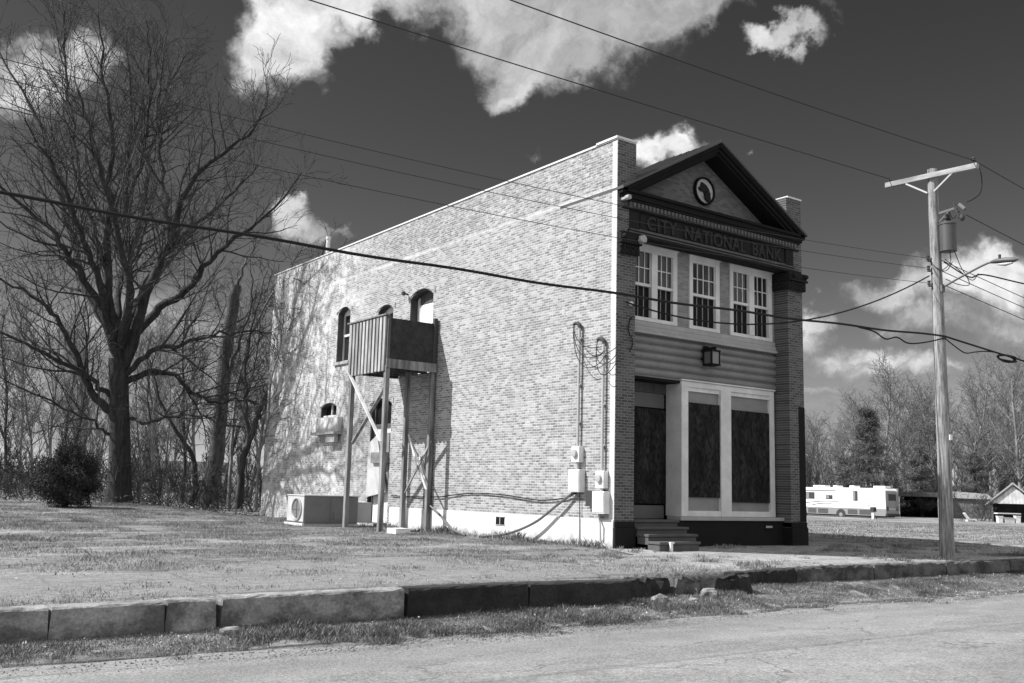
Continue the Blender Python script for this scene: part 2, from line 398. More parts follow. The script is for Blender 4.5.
MT['kerb_top'] = kerb_mat('worn_kerb', .13, .035)
MT['grass'] = blade_mat('lawn_blades', .07, .29); MT['weed'] = blade_mat('verge_blades', .035, .20)
MT['bark'] = bark_mat('dark_bark', .012, .045); MT['bark_grey'] = bark_mat('rough_dark_bark', .025, .10)
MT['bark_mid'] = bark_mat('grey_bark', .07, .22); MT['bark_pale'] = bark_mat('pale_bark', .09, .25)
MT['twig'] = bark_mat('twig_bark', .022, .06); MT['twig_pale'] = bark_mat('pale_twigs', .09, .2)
MT['twig_mid'] = bark_mat('mid_grey_twigs', .07, .17)
MT['ever'] = blade_mat('evergreen_leaves', .006, .03); MT['pine'] = blade_mat('pine_needles', .045, .12)
MT['dark_litter'] = blade_mat('shade_dark_leaves', .02, .09)  # fallen leaves darkened in colour for the shade under the trees
MT['litter'] = blade_mat('fallen_leaves', .08, .34)

# ------------------------------------------------------------------ mesh helpers
WORLD = {}
def tag(o, label=None, cat=None, group=None, kind=None):
    if label: o['label'] = label
    if cat: o['category'] = cat
    if group: o['group'] = group
    if kind: o['kind'] = kind
    return o
def empty(name, loc, rz=0., label=None, cat=None, group=None, local=False):
    o = bpy.data.objects.new(name, None); COL.objects.link(o); o.location = loc; o.rotation_euler = (0, 0, rz)
    o.empty_display_size = .2
    WORLD[o.name] = Vector(loc) if not (rz or local) else Vector((0, 0, 0))   # turned things are modelled in their own frame
    return tag(o, label, cat, group)
def link(me, name, mat, parent=None, smooth=False):
    o = bpy.data.objects.new(name, me); COL.objects.link(o)
    if mat is not None: me.materials.append(MT[mat] if isinstance(mat, str) else mat)
    if parent is not None: o.parent = parent
    if smooth:
        me.polygons.foreach_set('use_smooth', [True]*len(me.polygons))
    return o
class MB:
    def __init__(s): s.v = []; s.f = []
    def add(s, vs, fs):
        n = len(s.v); s.v += [tuple(float(c) for c in p) for p in vs]; s.f += [tuple(i+n for i in f) for f in fs]; return s
    def box(s, x0, x1, y0, y1, z0, z1):
        v = [(x, y, z) for z in (z0, z1) for y in (y0, y1) for x in (x0, x1)]
        return s.add(v, [(0, 2, 3, 1), (4, 5, 7, 6), (0, 1, 5, 4), (2, 6, 7, 3), (0, 4, 6, 2), (1, 3, 7, 5)])
    def bar(s, a, b, w, h, up=(0, 0, 1)):
        a = Vector(a); b = Vector(b); d = (b-a).normalized(); up = Vector(up)
        if abs(d.dot(up)) > .98: up = Vector((1, 0, 0))
        x = d.cross(up).normalized()*w/2; y = x.cross(d).normalized()*h/2
        v = [p+q for p in (a, b) for q in (-x-y, x-y, x+y, -x+y)]
        return s.add(v, [(0, 1, 2, 3), (7, 6, 5, 4), (0, 4, 5, 1), (1, 5, 6, 2), (2, 6, 7, 3), (3, 7, 4, 0)])
    def prism(s, poly, axis, d0, d1):
        """poly in the two other axes, pushed along axis from d0 to d1"""
        def P(p, d):
            return {'x': (d, p[0], p[1]), 'y': (p[0], d, p[1]), 'z': (p[0], p[1], d)}[axis]
        n = len(poly); v = [P(p, d0) for p in poly]+[P(p, d1) for p in poly]
        return s.add(v, [tuple(range(n)), tuple(range(2*n-1, n-1, -1))]+[(i, i+n, (i+1) % n+n, (i+1) % n) for i in range(n)])
    def tube(s, pts, r, k=8, caps=True):
        pts = [Vector(p) for p in pts]; n = len(pts); rs = r if isinstance(r, (list, tuple)) else [r]*n
        vs = []; ref = None
        for i, p in enumerate(pts):
            t = (pts[min(i+1, n-1)]-pts[max(i-1, 0)]).normalized()
            if ref is None:
                ref = t.orthogonal().normalized()
            ref = (ref-t*ref.dot(t)).normalized(); b = t.cross(ref)
            vs += [p+(ref*math.cos(2*math.pi*j/k)+b*math.sin(2*math.pi*j/k))*rs[i] for j in range(k)]
        fs = [(i*k+j, i*k+(j+1) % k, (i+1)*k+(j+1) % k, (i+1)*k+j) for i in range(n-1) for j in range(k)]
        if caps: fs += [tuple(range(k-1, -1, -1)), tuple((n-1)*k+j for j in range(k))]
        return s.add(vs, fs)
    def lathe(s, c, prof, k=20, axis='z'):
        """prof: (radius, height) pairs"""
        vs = []
        for r, h in prof:
            for j in range(k):
                a = 2*math.pi*j/k; p = (r*math.cos(a), r*math.sin(a), h)
                if axis == 'y': p = (p[0], p[2], p[1])
                if axis == 'x': p = (p[2], p[0], p[1])
                vs.append((c[0]+p[0], c[1]+p[1], c[2]+p[2]))
        n = len(prof)
        fs = [(i*k+j, i*k+(j+1) % k, (i+1)*k+(j+1) % k, (i+1)*k+j) for i in range(n-1) for j in range(k)]
        fs += [tuple(range(k-1, -1, -1)), tuple((n-1)*k+j for j in range(k))]
        return s.add(vs, fs)
    def build(s, name, mat, parent=None, smooth=False, bevel=0., sub=False):
        me = bpy.data.meshes.new(name)
        off = np.zeros(3)
        q = parent
        if q is not None:
            while q.parent is not None: q = q.parent
            off = np.array(WORLD.get(q.name, (0, 0, 0)))
        v = np.array(s.v)-off
        me.from_pydata(v.tolist(), [], s.f); me.update()
        import bmesh
        bm = bmesh.new(); bm.from_mesh(me); bmesh.ops.recalc_face_normals(bm, faces=bm.faces); bm.to_mesh(me); bm.free()
        o = link(me, name, mat, parent, smooth)
        if bevel:
            md = o.modifiers.new('edge', 'BEVEL'); md.width = bevel; md.segments = 2; md.limit_method = 'ANGLE'
        if smooth and not bevel:
            try: me.set_sharp_from_angle(angle=math.radians(40))
            except Exception: pass
        return o
def wall_holes(mb, axis, d0, d1, u0, u1, z0, z1, holes):
    """a wall slab with rectangular holes; axis is its normal, u the horizontal axis along it"""
    us = sorted({u0, u1, *[h[0] for h in holes], *[h[1] for h in holes]}); zs = sorted({z0, z1, *[h[2] for h in holes], *[h[3] for h in holes]})
    us = [u for u in us if u0 <= u <= u1]; zs = [z for z in zs if z0 <= z <= z1]
    def solid(i, j):
        if not (0 <= i < len(us)-1 and 0 <= j < len(zs)-1): return False
        a, b = (us[i]+us[i+1])/2, (zs[j]+zs[j+1])/2
        return not any(h[0] < a < h[1] and h[2] < b < h[3] for h in holes)
    def P(d, u, z): return (d, u, z) if axis == 'x' else (u, d, z)
    for i in range(len(us)-1):
        for j in range(len(zs)-1):
            if not solid(i, j): continue
            a, b, c, e = us[i], us[i+1], zs[j], zs[j+1]
            for d in (d0, d1): mb.add([P(d, a, c), P(d, b, c), P(d, b, e), P(d, a, e)], [(0, 1, 2, 3)])
            if not solid(i-1, j): mb.add([P(d0, a, c), P(d1, a, c), P(d1, a, e), P(d0, a, e)], [(0, 1, 2, 3)])
            if not solid(i+1, j): mb.add([P(d0, b, c), P(d1, b, c), P(d1, b, e), P(d0, b, e)], [(0, 1, 2, 3)])
            if not solid(i, j-1): mb.add([P(d0, a, c), P(d1, a, c), P(d1, b, c), P(d0, b, c)], [(0, 1, 2, 3)])
            if not solid(i, j+1): mb.add([P(d0, a, e), P(d1, a, e), P(d1, b, e), P(d0, b, e)], [(0, 1, 2, 3)])
    return mb
def np_mesh(name, verts, faces, mat, parent=None, smooth=False):
    """faces: (n,k) int array"""
    me = bpy.data.meshes.new(name); verts = np.asarray(verts, np.float32); faces = np.asarray(faces, np.int32); k = faces.shape[1]
    me.vertices.add(len(verts)); me.vertices.foreach_set('co', verts.ravel())
    me.loops.add(faces.size); me.loops.foreach_set('vertex_index', faces.ravel())
    me.polygons.add(len(faces)); me.polygons.foreach_set('loop_start', np.arange(0, faces.size, k, dtype=np.int32))
    me.polygons.foreach_set('loop_total', np.full(len(faces), k, np.int32))
    me.update(calc_edges=True)
    return link(me, name, mat, parent, smooth)

# ------------------------------------------------------------------ terrain
def sm(t): t = np.clip(t, 0, 1); return t*t*(3-2*t)
def kerb_y(x): return np.interp(x, [-3.6, -3.5, -1.2, -1.0], [-4.27, -3.90, -3.84, -3.60])
ROAD_Z = -.57
def H(x, y):
    x = np.asarray(x, float); y = np.asarray(y, float)
    ky = kerb_y(x)+.14
    s = np.clip((y-ky)/4.0, 0, 1)
    up = -.15*(1-s) - .05*np.clip((-x-5)/8, 0, 1)*(1-s)
    base = np.interp(x, [-9, -3.6, -.8, 4], [-.47, -.45, -.375, -.365]); low = base+(-.585-base)*np.clip((ky-.15-y)/1.25, 0, 1)**1.3
    up = up + .30*sm((y-6)/16)*sm((-x-.2)/3.5)
    d = np.maximum(x-7, 0)+.35*np.maximum(y-4, 0)*(x > 6.5)
    up = up - .62*sm((d-3)/75)
    t = sm((y-ky+.06)/.12)
    return low*(1-t)+up*t
rng = np.random.default_rng(7); random.seed(7)
def vnoise(x, y, sc, seed=0):
    r = np.random.default_rng(seed); g = r.random((256, 256))
    u = np.asarray(x)*sc; v = np.asarray(y)*sc; i = np.floor(u).astype(int); j = np.floor(v).astype(int); a = u-i; b = v-j
    a = a*a*(3-2*a); b = b*b*(3-2*b)
    G_ = lambda p, q: g[p % 256, q % 256]
    return (G_(i, j)*(1-a)+G_(i+1, j)*a)*(1-b)+(G_(i, j+1)*(1-a)+G_(i+1, j+1)*a)*b
def grid_sheet(name, xs, ys, zf, mat):
    X, Y = np.meshgrid(xs, ys); Z = zf(X, Y); n, m = X.shape
    v = np.stack([X.ravel(), Y.ravel(), Z.ravel()], 1)
    i = np.arange(n*m).reshape(n, m); f = np.stack([i[:-1, :-1].ravel(), i[:-1, 1:].ravel(), i[1:, 1:].ravel(), i[1:, :-1].ravel()], 1)
    o = np_mesh(name, v, f, mat, None, True); o['kind'] = 'structure'; return o
def spread(a, b, step, far):
    core = np.arange(a, b+1e-6, step); g = []; s = step; p = b
    while p < far: s *= 1.35; p += s; g.append(p)
    h = []; s = step; p = a
    while p > -far: s *= 1.35; p -= s; h.append(p)
    return np.array(h[::-1]+list(core)+g)
gx = spread(-24, 26, .22, 1500)
gy = np.sort(np.concatenate([spread(-9, 30, .25, 1500), np.arange(-4.7, -3.3, .05)+.013]))
def ground_z(X, Y):
    near = np.exp(-((X+2)**2+(Y-5)**2)/1500)
    b = (vnoise(X, Y, .9, 1)-.5)*.035+(vnoise(X, Y, 3., 2)-.5)*.022
    onroad = np.clip((Y+5.6)/.4, 0, 1)
    onw = 1-.75*((Y < -1.0) & (Y > -4.6)); bld = ~((X > -1.2) & (X < 6.6) & (Y > -1.2) & (Y < 18.5))
    return H(X, Y)+b*near*onroad*onw*bld - .05*(Y < -6.2)
grid_sheet('ground', gx, gy, ground_z, 'ground')
# road: its ragged edge follows a noisy line
rx = spread(-24, 26, .2, 400)
edge = -5.42+(vnoise(rx, rx*0, .35, 5)-.5)*.5+(vnoise(rx, rx*0, 1.7, 6)-.5)*.22
ts = np.array([0, .02, .05, .1, .2, .35, .6, 1.0])
X = np.repeat(rx[None, :], len(ts), 0); Y = edge[None, :]*(1-ts[:, None])+(-13.2)*ts[:, None]
Z = ROAD_Z+.0+.035*np.sin(np.pi*ts)[:, None]+.012 + 0*X
v = np.stack([X.ravel(), Y.ravel(), Z.ravel()], 1); n, m = X.shape; i = np.arange(n*m).reshape(n, m)
o = np_mesh('road', v, np.stack([i[:-1, :-1].ravel(), i[1:, :-1].ravel(), i[1:, 1:].ravel(), i[:-1, 1:].ravel()], 1), 'road', None, True); o['kind'] = 'structure'
# sidewalk slabs: a thin old concrete sheet between kerb and lawn, broken edge at the back
wx = np.arange(-30, 40, .25)
yb = np.where(wx > -.3, -.04, -1.6+(vnoise(wx, wx*0, .4, 9)-.5)*1.6); yb = np.where(wx > 6.1, -1.0+(vnoise(wx, wx*0, .5, 19)-.5)*.9, yb)
yf = kerb_y(wx)+.10
tt = np.linspace(0, 1, 14); X = np.repeat(wx[None, :], 14, 0); Y = yf[None, :]*(1-tt[:, None])+yb[None, :]*tt[:, None]
Z = H(X, Y)+.014
v = np.stack([X.ravel(), Y.ravel(), Z.ravel()], 1); n, m = X.shape; i = np.arange(n*m).reshape(n, m)
o = np_mesh('sidewalk', v, np.stack([i[:-1, :-1].ravel(), i[:-1, 1:].ravel(), i[1:, 1:].ravel(), i[1:, :-1].ravel()], 1), 'walk', None, True); o['kind'] = 'structure'

# ------------------------------------------------------------------ brick bank building
W = 6.05; D = 18.2; HT = 8.5; RC = .40          # RC: recess of the front wall behind the pilasters
B = empty('brick_building', (0, 0, 0), 0, 'abandoned two storey brick bank with a pedimented front and boarded up shopfront', 'building')
side_holes = [(12.08, 12.92, 4.87, 6.58), (9.40, 10.30, 4.9, 6.28), (7.25, 8.45, 4.12, 6.45), (12.70, 13.80, 3.20, 3.64), (9.25, 10.45, .08, 3.58)]
m = MB(); wall_holes(m, 'x', 0, .3, 0, D, -.3, HT, side_holes)
def arch_fill(mb, h, rise):
    u0, u1, _, z1 = h; n = 10
    arc = [(u0+(u1-u0)*i/n, z1-rise*(2*i/n-1)**2) for i in range(n+1)]
    for i in range(n):
        (a, za), (b, zb) = arc[i], arc[i+1]
        mb.add([(0.0, a, za), (0.0, b, zb), (0.0, b, z1), (0.0, a, z1)], [(0, 1, 2, 3)])
        mb.add([(0.0, a, za), (0.3, a, za), (0.3, b, zb), (0.0, b, zb)], [(0, 1, 2, 3)])
for h, r in zip(side_holes, (.17, .15, .2, .13, .16)): arch_fill(m, h, r)
side = m.build('side_wall', 'brick_side', B); side['label'] = 'sunlit pale brick side wall'
m = MB(); m.box(.3, W-.3, D-.3, D, -.3, HT-.1); m.box(W-.3, W, .45, D, -.3, 8.3); m.build('rear_wall', 'brick_flank', B)
m = MB(); m.box(.3, W-.3, 1.6, D-.3, 7.7, 7.8); m.build('roof', 'tin', B)
# coping, a touch proud, stepped at the front pier
m = MB(); m.box(-.025, .33, .66, D+.02, HT+.002, HT+.04); m.box(-.03, .55, -.02, .655, HT+.03, HT+.075); m.box(.0, .53, 0.004, .65, HT-.02, HT+.03)
m.build('coping', 'coping', B)
m = MB(); m.box(W-.33, W+.03, .6, D, 8.302, 8.34); m.box(W-.5, W+.03, -.02, .6, 8.33, 8.37); m.build('coping', 'coping', B)
# arched brick hoods over the side openings
for h, r, pr in zip(side_holes, (.17, .15, .2, .13, .16), (.05, .04, .06, .04, .04)):
    m = MB(); n = 12; u0, u1, _, z1 = h; u0 -= .1; u1 += .1
    pts = [(u0+(u1-u0)*i/n, z1-r*1.05*(2*i/n-1)**2) for i in range(n+1)]
    for i in range(n):
        (a, za), (b, zb) = pts[i], pts[i+1]
        m.prism([(a, za+.003), (b, zb+.003), (b, zb+.15), (a, za+.15)], 'x', -.018, .02)
    m.build('arch_hood', 'brick_side', B)
# rendered base, patched
m = MB(); m.box(-.022, .1, .003, 9.1, -.35, .55); m.box(-.03, .1, .003, 3.1, -.35, -.02)
fo = m.build('foundation', 'parge', B, bevel=.008)
m = MB(); m.box(-.034, .02, 3.70, 4.03, .30, .47); vt = m.build('vent', 'dark', B)
m = MB(); m.box(-.04, .0, 3.68, 4.05, .285, .30); m.box(-.04, .0, 3.68, 4.05, .47, .485); m.box(-.04, .0, 3.85, 3.875, .30, .47); m.build('vent_frame', 'box_grey', vt)
m = MB(); m.lathe((.2, 14.37, 8.5), [(.07, 0), (.07, .62), (.085, .62), (.085, .72), (.05, .72)], 14); m.build('vent_pipe', 'coping', B, True)

def sash(name, parent, u0, u1, z0, z1, arch, d=.23, shade=False):
    f = MB(); w = .075; zs = z1-arch
    f.box(d-.03, d+.04, u0, u0+w, z0, zs+arch); f.box(d-.03, d+.04, u1-w, u1, z0, zs+arch)
    f.box(d-.03, d+.04, u0+w, u1-w, z0, z0+w); f.box(d-.03, d+.04, u0+w, u1-w, z1-arch*.9-w, z1-.01); f.box(d-.04, d+.05, u0+w, u1-w, (z0+z1)/2-.04, (z0+z1)/2+.03)
    o = f.build(name, 'white', parent)
    g = MB(); g.box(d+.005, d+.02, u0+w, u1-w, z0+w, z1-.05); g.build('pane', 'glass', o)
    s = MB(); s.box(-.06, .12, u0-.08, u1+.08, z0-.09, z0-.003); s.build('sill', 'stone', o)
    return o
for h, r in zip(side_holes, (.17, .15, .2, .13, .16)):      # dark lining added on jamb and soffit, standing in for each opening's shade
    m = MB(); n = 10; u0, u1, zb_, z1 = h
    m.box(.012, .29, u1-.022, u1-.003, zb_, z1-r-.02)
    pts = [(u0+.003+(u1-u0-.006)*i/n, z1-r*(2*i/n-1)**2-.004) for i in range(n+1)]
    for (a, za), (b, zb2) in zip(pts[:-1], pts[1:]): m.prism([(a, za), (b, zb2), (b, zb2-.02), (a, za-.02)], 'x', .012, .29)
    m.build('jamb_shade_lining', 'wood_dark', B)
sash('window', B, 12.08, 12.92, 4.87, 6.58, .17); sash('window', B, 9.40, 10.30, 4.9, 6.28, .15)
# small arched opening with a boxed-in panel below
m = MB(); m.box(.2, .24, 12.7, 13.8, 3.2, 3.64); wn = m.build('window', 'dark', B)
m = MB(); m.box(.08, .125, 12.72, 13.78, 3.21, 3.26); m.box(.15, .2, 13.3, 13.36, 3.26, 3.62); m.build('frame', 'white', wn)
m = MB(); m.box(-.16, -.004, 12.25, 13.75, 2.72, 3.16); pn = m.build('duct_box', 'siding_pale', B, bevel=.01)
m = MB(); m.box(-.3, -.004, 12.2, 13.85, 2.64, 2.715); m.box(-.22, -.1, 12.3, 12.9, 2.40, 2.635); m.build('ledge', 'stone', pn)
# upper door on to the wooden platform
m = MB(); m.box(.22, .3, 7.25, 7.34, 4.12, 6.3); m.box(.22, .3, 8.30, 8.42, 4.12, 6.3)
dr = m.build('door', 'white', B)
m = MB(); m.box(.23, .29, 7.34, 8.30, 6.085, 6.44); m.build('transom', 'wood_dark', dr)  # dark header stands in for the shadow inside the arch
m = MB(); m.box(.24, .28, 7.34, 8.30, 4.12, 6.08); lf = m.build('leaf', 'pane_white', dr)
m = MB(); m.lathe((.23, 7.5, 5.1), [(.03, -.03), (.035, 0), (.0, .0)], 10, 'x'); m.build('knob', 'box_dark', lf)
m = MB(); m.bar((-.02, 8.55, 6.38), (-.16, 8.58, 6.42), .03, .04); m.box(-.2, -.13, 8.53, 8.63, 6.36, 6.46); m.build('porch_lamp', 'box_dark', B)
# lower door, boarded with mismatched panels
m = MB(); m.box(.1, .2, 9.25, 9.36, .08, 3.5); m.box(.1, .2, 10.34, 10.45, .08, 3.5); m.box(.1, .2, 9.36, 10.34, 2.75, 2.86)
dl = m.build('door', 'wood_dark', B)
m = MB(); m.box(.15, .19, 9.36, 10.34, 2.86, 3.5); m.build('transom', 'dark', dl)
m = MB(); m.box(.13, .17, 9.36, 10.34, .1, 2.75); m.build('panel', 'box_white', dl)
m = MB(); m.box(.05, .12, 9.4, 9.9, 1.2, 2.6); m.box(-.16, .1, 9.3, 10.05, 1.75, 2.05); m.build('boarding', 'grey_panel', dl)
m = MB(); m.prism([(9.3, .95), (10.4, .8), (10.4, 2.3), (9.9, 2.55)], 'x', -.07, -.02); m.build('leaning_sheet', 'ac_face', dl)

# ---- front: pilasters
for x0, x1 in ((0.004, .53), (5.5, W-.004)):
    m = MB(); m.box(x0, x1, -.012, .449, .0, 8.5 if x0 < 1 else 8.33)
    p = m.build('pilaster', 'brick_front', B)
    m = MB(); m.box(x0-.012 if x0 < 1 else x0-.02, x1+.02, -.06, .445, -.3, .40); m.box(x0, x1+.01, -.04, .445, .40, .52); m.build('plinth', 'tar', p, bevel=.01)
    m = MB(); xl = x0+.012 if x0 < 1 else x0-.06; m.box(xl, x1+.04, -.10, .44, 6.03, 6.24); m.box(xl-.01, x1+.07, -.15, .44, 6.245, 6.30); m.box(xl+.005, x1+.05, -.12, .44, 6.305, 6.455)
    cp = m.build('capital', 'stone_dark', p, bevel=.012)
    for cx in (x0+.09, x1-.02):
        m = MB(); m.lathe((cx, -.15, 6.38), [(.04, -.05), (.062, 0), (.055, .04), (.03, .05)], 14, 'y'); m.build('scroll', 'stone_dark', cp, True)
    m = MB(); m.box(xl+.02, x1+.02, -.105, .1, 6.06, 6.22)
    for k in range(7):
        cx = x0+.04+.075*k; m.lathe((cx, -.10, 6.09+.05*(k % 2)), [(.012, -.035), (.036, -.02), (.03, .02), (.01, .03)], 8, 'y'); m.lathe((cx, -.11, 6.19), [(.015, -.03), (.03, -.02), (.03, .02)], 8, 'y')
    for k in range(5 if x0 > 1 else 0): m.lathe((xl-.005, .03+.085*k, 6.12+.06*(k % 2)), [(.012, -.03), (.036, -.015), (.03, .02)], 8, 'x')
    m.build('leaf_carving', 'stone_dark', cp, True)
    m = MB(); m.lathe((x1+.02, -.20, 6.37), [(.03, -.06), (.085, -.05), (.09, 0), (.09, .05)], 14, 'y')
    if x0 < 1: m.build('rosette', 'stone', cp, True)
m = MB(); m.box(W-.22, W+.006, -.018, .3, .53, 3.22); m.build('painted_corner', 'tar', B)
# left pier flank is the sunlit side wall; a limewashed strip wraps the corner
# ---- front wall behind the pilasters
WIN = [(.74, 2.16, 2), (2.55, 3.54, 1), (3.90, 5.39, 2)]
m = MB(); wall_holes(m, 'y', RC, RC+.25, .53, 5.5, 4.5, 6.6, [(a, b, 4.78, 6.50) for a, b, _ in WIN]); m.build('front_wall', 'brick_mid', B)
m = MB(); m.box(.53, 5.5, RC+.02, RC+.3, 3.58, 4.5)
m.build('spandrel', 'roll', B)
m = MB()
for k in range(5):
    z = 3.61+k*.176
    prof = [(RC+.03, z)]+[(RC+.018-.05*math.sin(math.pi*i/8)**.7, z+.15*i/8) for i in range(9)]+[(RC+.018-.012, z+.157), (RC+.03, z+.17)]
    m.prism(prof, 'x', .532, 5.498)
m.build('pressed_siding', 'old_siding', B, True)
m = MB(); m.box(.535, 5.495, RC-.10, RC+.1, 4.50, 4.56); m.box(.535, 5.495, RC-.06, RC+.1, 4.565, 4.66); m.box(.535, 5.495, RC-.03, RC+.1, 4.665, 4.775)
m.build('sill_band', 'stone', B, bevel=.008)
for a, b, n in WIN:
    f = MB(); z0, z1 = 4.78, 6.50; y0, y1 = RC-.035, RC+.12
    bays = [(a+.11, b-.13)] if n == 1 else [(a+.11, (a+b)/2-.09), ((a+b)/2+.09, b-.13)]
    f.box(a, b, y0, y1, 6.31, z1); f.box(a-.02, b+.02, y0-.04, y1, z1-.05, z1+.02); f.box(a, b, y0, y1, z0, 4.86)
    f.box(a, bays[0][0], y0, y1, 4.86, 6.31); f.box(bays[-1][1], b, y0, y1, 4.86, 6.31)
    if n == 2: f.box(bays[0][1], bays[1][0], y0-.01, y1, 4.86, 6.31)
    wo = f.build('window', 'white', B, bevel=.004)
    for (p, q) in bays:
        cols = 3 if n == 2 else 4
        r = MB(); r.box(p, q, y0+.02, y1-.01, 5.55, 5.61); r.box(p, p+.02, y0+.03, y1-.01, 5.61, 6.31); r.box(q-.02, q, y0+.03, y1-.01, 5.61, 6.31)
        for c in range(1, cols):
            x = p+(q-p)*c/cols; r.box(x-.011, x+.011, y0+.04, y0+.07, 5.61, 6.31)
        r.box(p+.02, q-.02, y0+.038, y0+.072, 5.945, 5.967)
        r.build('sash', 'white', wo)
        gl = MB(); gl.box(p, q, y0+.06, y0+.068, 5.61, 6.31); gl.build('pane', 'glass', wo)
        l = MB(); l.box(p, q, y0+.085, y0+.09, 4.86, 5.55); sc_ = l.build('screen', 'glass_low', wo)
        br = MB()
        for c in range(1, cols):
            x = p+(q-p)*c/cols; br.box(x-.01, x+.01, y0+.065, y0+.083, 4.86, 5.55)
        br.build('bar', 'grey_panel', sc_)
# ---- entablature across the top
m = MB(); m.box(.532, 5.498, .02, RC+.25, 6.60, 7.05); m.build('frieze', 'brick_dark', B)
m = MB(); m.box(.10, 5.95, -.075, .3, 6.462, 6.52); m.box(.30, 5.75, -.045, .3, 6.525, 6.60); m.box(.14, 5.91, -.06, .3, 7.02, 7.055)
m.box(.34, .62, -.035, .25, 6.605, 7.015); m.box(5.43, 5.71, -.035, .25, 6.605, 7.015)
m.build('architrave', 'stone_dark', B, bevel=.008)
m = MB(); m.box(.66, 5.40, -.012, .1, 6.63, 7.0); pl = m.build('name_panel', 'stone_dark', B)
for word, xa, xb in (('CITY', .83, 1.74), ('NATIONAL', 1.97, 3.98), ('BANK', 4.22, 5.25)):
    cu = bpy.data.curves.new('lettering', 'FONT'); cu.body = word; cu.size = .50; cu.extrude = .02; cu.bevel_depth = .012; cu.space_character = 1.08
    to = bpy.data.objects.new('lettering', cu); COL.objects.link(to); bpy.context.view_layer.update()
    me = bpy.data.meshes.new_from_object(to.evaluated_get(bpy.context.evaluated_depsgraph_get())); bpy.data.objects.remove(to)
    co = np.array([v.co[:] for v in me.vertices]); lo, hi = co.min(0), co.max(0)
    co[:, 0] = (co[:, 0]-lo[0])/(hi[0]-lo[0])*(xb-xa)+xa; zz = (co[:, 1]-lo[1])/(hi[1]-lo[1])*.31+6.66; yy = -co[:, 2]-.024
    me.vertices.foreach_set('co', np.stack([co[:, 0], yy, zz], 1).astype(np.float32).ravel()); me.update(); me.name = 'lettering'; me.materials.clear()
    link(me, 'lettering', 'letter', pl)
m = MB()
for k in range(4): m.box(.3+.02*k, 5.75-.02*k, -.05+.02*(k % 2), .2, 6.53+.03*k, 6.551+.03*k)
m.build('corbel_course', 'terra', B)
m = MB()
for k in range(48):
    x = .38+k*.1125; m.box(x, x+.06, -.115, .0, 7.075, 7.165)
m.box(.3, 5.8, -.07, .2, 7.06, 7.18); m.build('dentil_course', 'terra', B)
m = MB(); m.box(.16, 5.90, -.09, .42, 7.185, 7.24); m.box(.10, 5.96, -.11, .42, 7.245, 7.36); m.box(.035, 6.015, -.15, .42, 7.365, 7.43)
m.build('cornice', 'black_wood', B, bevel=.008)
# pediment
ax, az, ez, ex = 3.025, 9.13, 7.45, 3.0
def rake(mb, t0, t1, y0, y1, e=0.):
    """slab following the slope between vertical offsets t0 (top) and t1 (below the roof line)"""
    for sgn in (-1, 1):
        mb.prism([(ax, az-t0), (ax+sgn*(ex+e), ez-t0-e*.56), (ax+sgn*(ex+e), ez-t1-e*.56), (ax, az-t1)], 'y', y0, y1)
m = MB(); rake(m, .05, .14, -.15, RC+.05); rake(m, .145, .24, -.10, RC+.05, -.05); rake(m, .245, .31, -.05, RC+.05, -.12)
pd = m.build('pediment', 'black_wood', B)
m = MB(); rake(m, -.012, .045, -.20, 1.9, .03)
for k in range(9):
    y = -.12+k*.24
    for sgn in (-1, 1): m.bar((ax, y, az+.018), (ax+sgn*ex, y, ez+.018), .03, .03)
m.build('pediment_roof', 'tin', pd)
m = MB(); m.prism([(.45, 7.43), (5.6, 7.43), (ax, 8.86)], 'y', RC, RC+.2); m.build('tympanum', 'brick_gable', pd)
m = MB(); m.prism([(.5, 7.3), (5.55, 7.3), (ax, 8.95)], 'y', 1.75, 1.85); m.build('rear_gable', 'black_wood', pd)
m = MB(); cx, cz = 3.03, 8.06
m.lathe((cx, RC-.03, cz), [(.335, .03), (.335, -.03), (.325, -.05), (.295, -.05), (.285, -.02), (.285, .03)], 32, 'y')
ro = m.build('roundel', 'black_wood', B, True)
m = MB(); m.lathe((cx, RC-.03, cz), [(.286, .02), (.286, -.01)], 32, 'y'); m.build('disc', 'disc', ro)
m = MB(); blob = [(-.13, .07), (-.10, .17), (-.03, .15), (.03, .12), (.09, .06), (.13, -.04), (.15, -.15), (.12, -.21), (.05, -.22), (.0, -.17), (-.02, -.09), (-.05, -.02), (-.10, -.03), (-.17, .0), (-.18, .04)]
m.prism([(cx+a*1.25+.01, cz+b*1.15) for a, b in blob], 'y', RC-.075, RC-.03); m.prism([(cx-a*.6+.05, cz+b*.6-.07) for a, b in blob], 'y', RC-.10, RC-.07); m.build('relief', 'stone_dark', ro, bevel=.01)
# floodlight stubs and conduit on the left pier
m = MB(); m.lathe((.12, -.22, 7.20), [(.05, -.05), (.055, .03), (.055, .06)], 12, 'y'); m.box(.08, .16, -.16, .0, 7.17, 7.22); m.build('floodlight', 'stone', B)
m = MB(); m.tube([(.42, -.04, 4.72), (.33, -.05, 4.62), (.30, -.05, 4.45), (.34, -.06, 4.33), (.42, -.05, 4.25), (.42, -.05, 4.1), (.34, -.05, 3.98)], .013, 6); m.build('cable_stub', 'cable', B, True)
m = MB(); m.lathe((.36, -.06, 4.99), [(.02, .05), (.05, .0), (.04, -.04)], 10, 'y'); m.build('insulator', 'box_white', B, True)

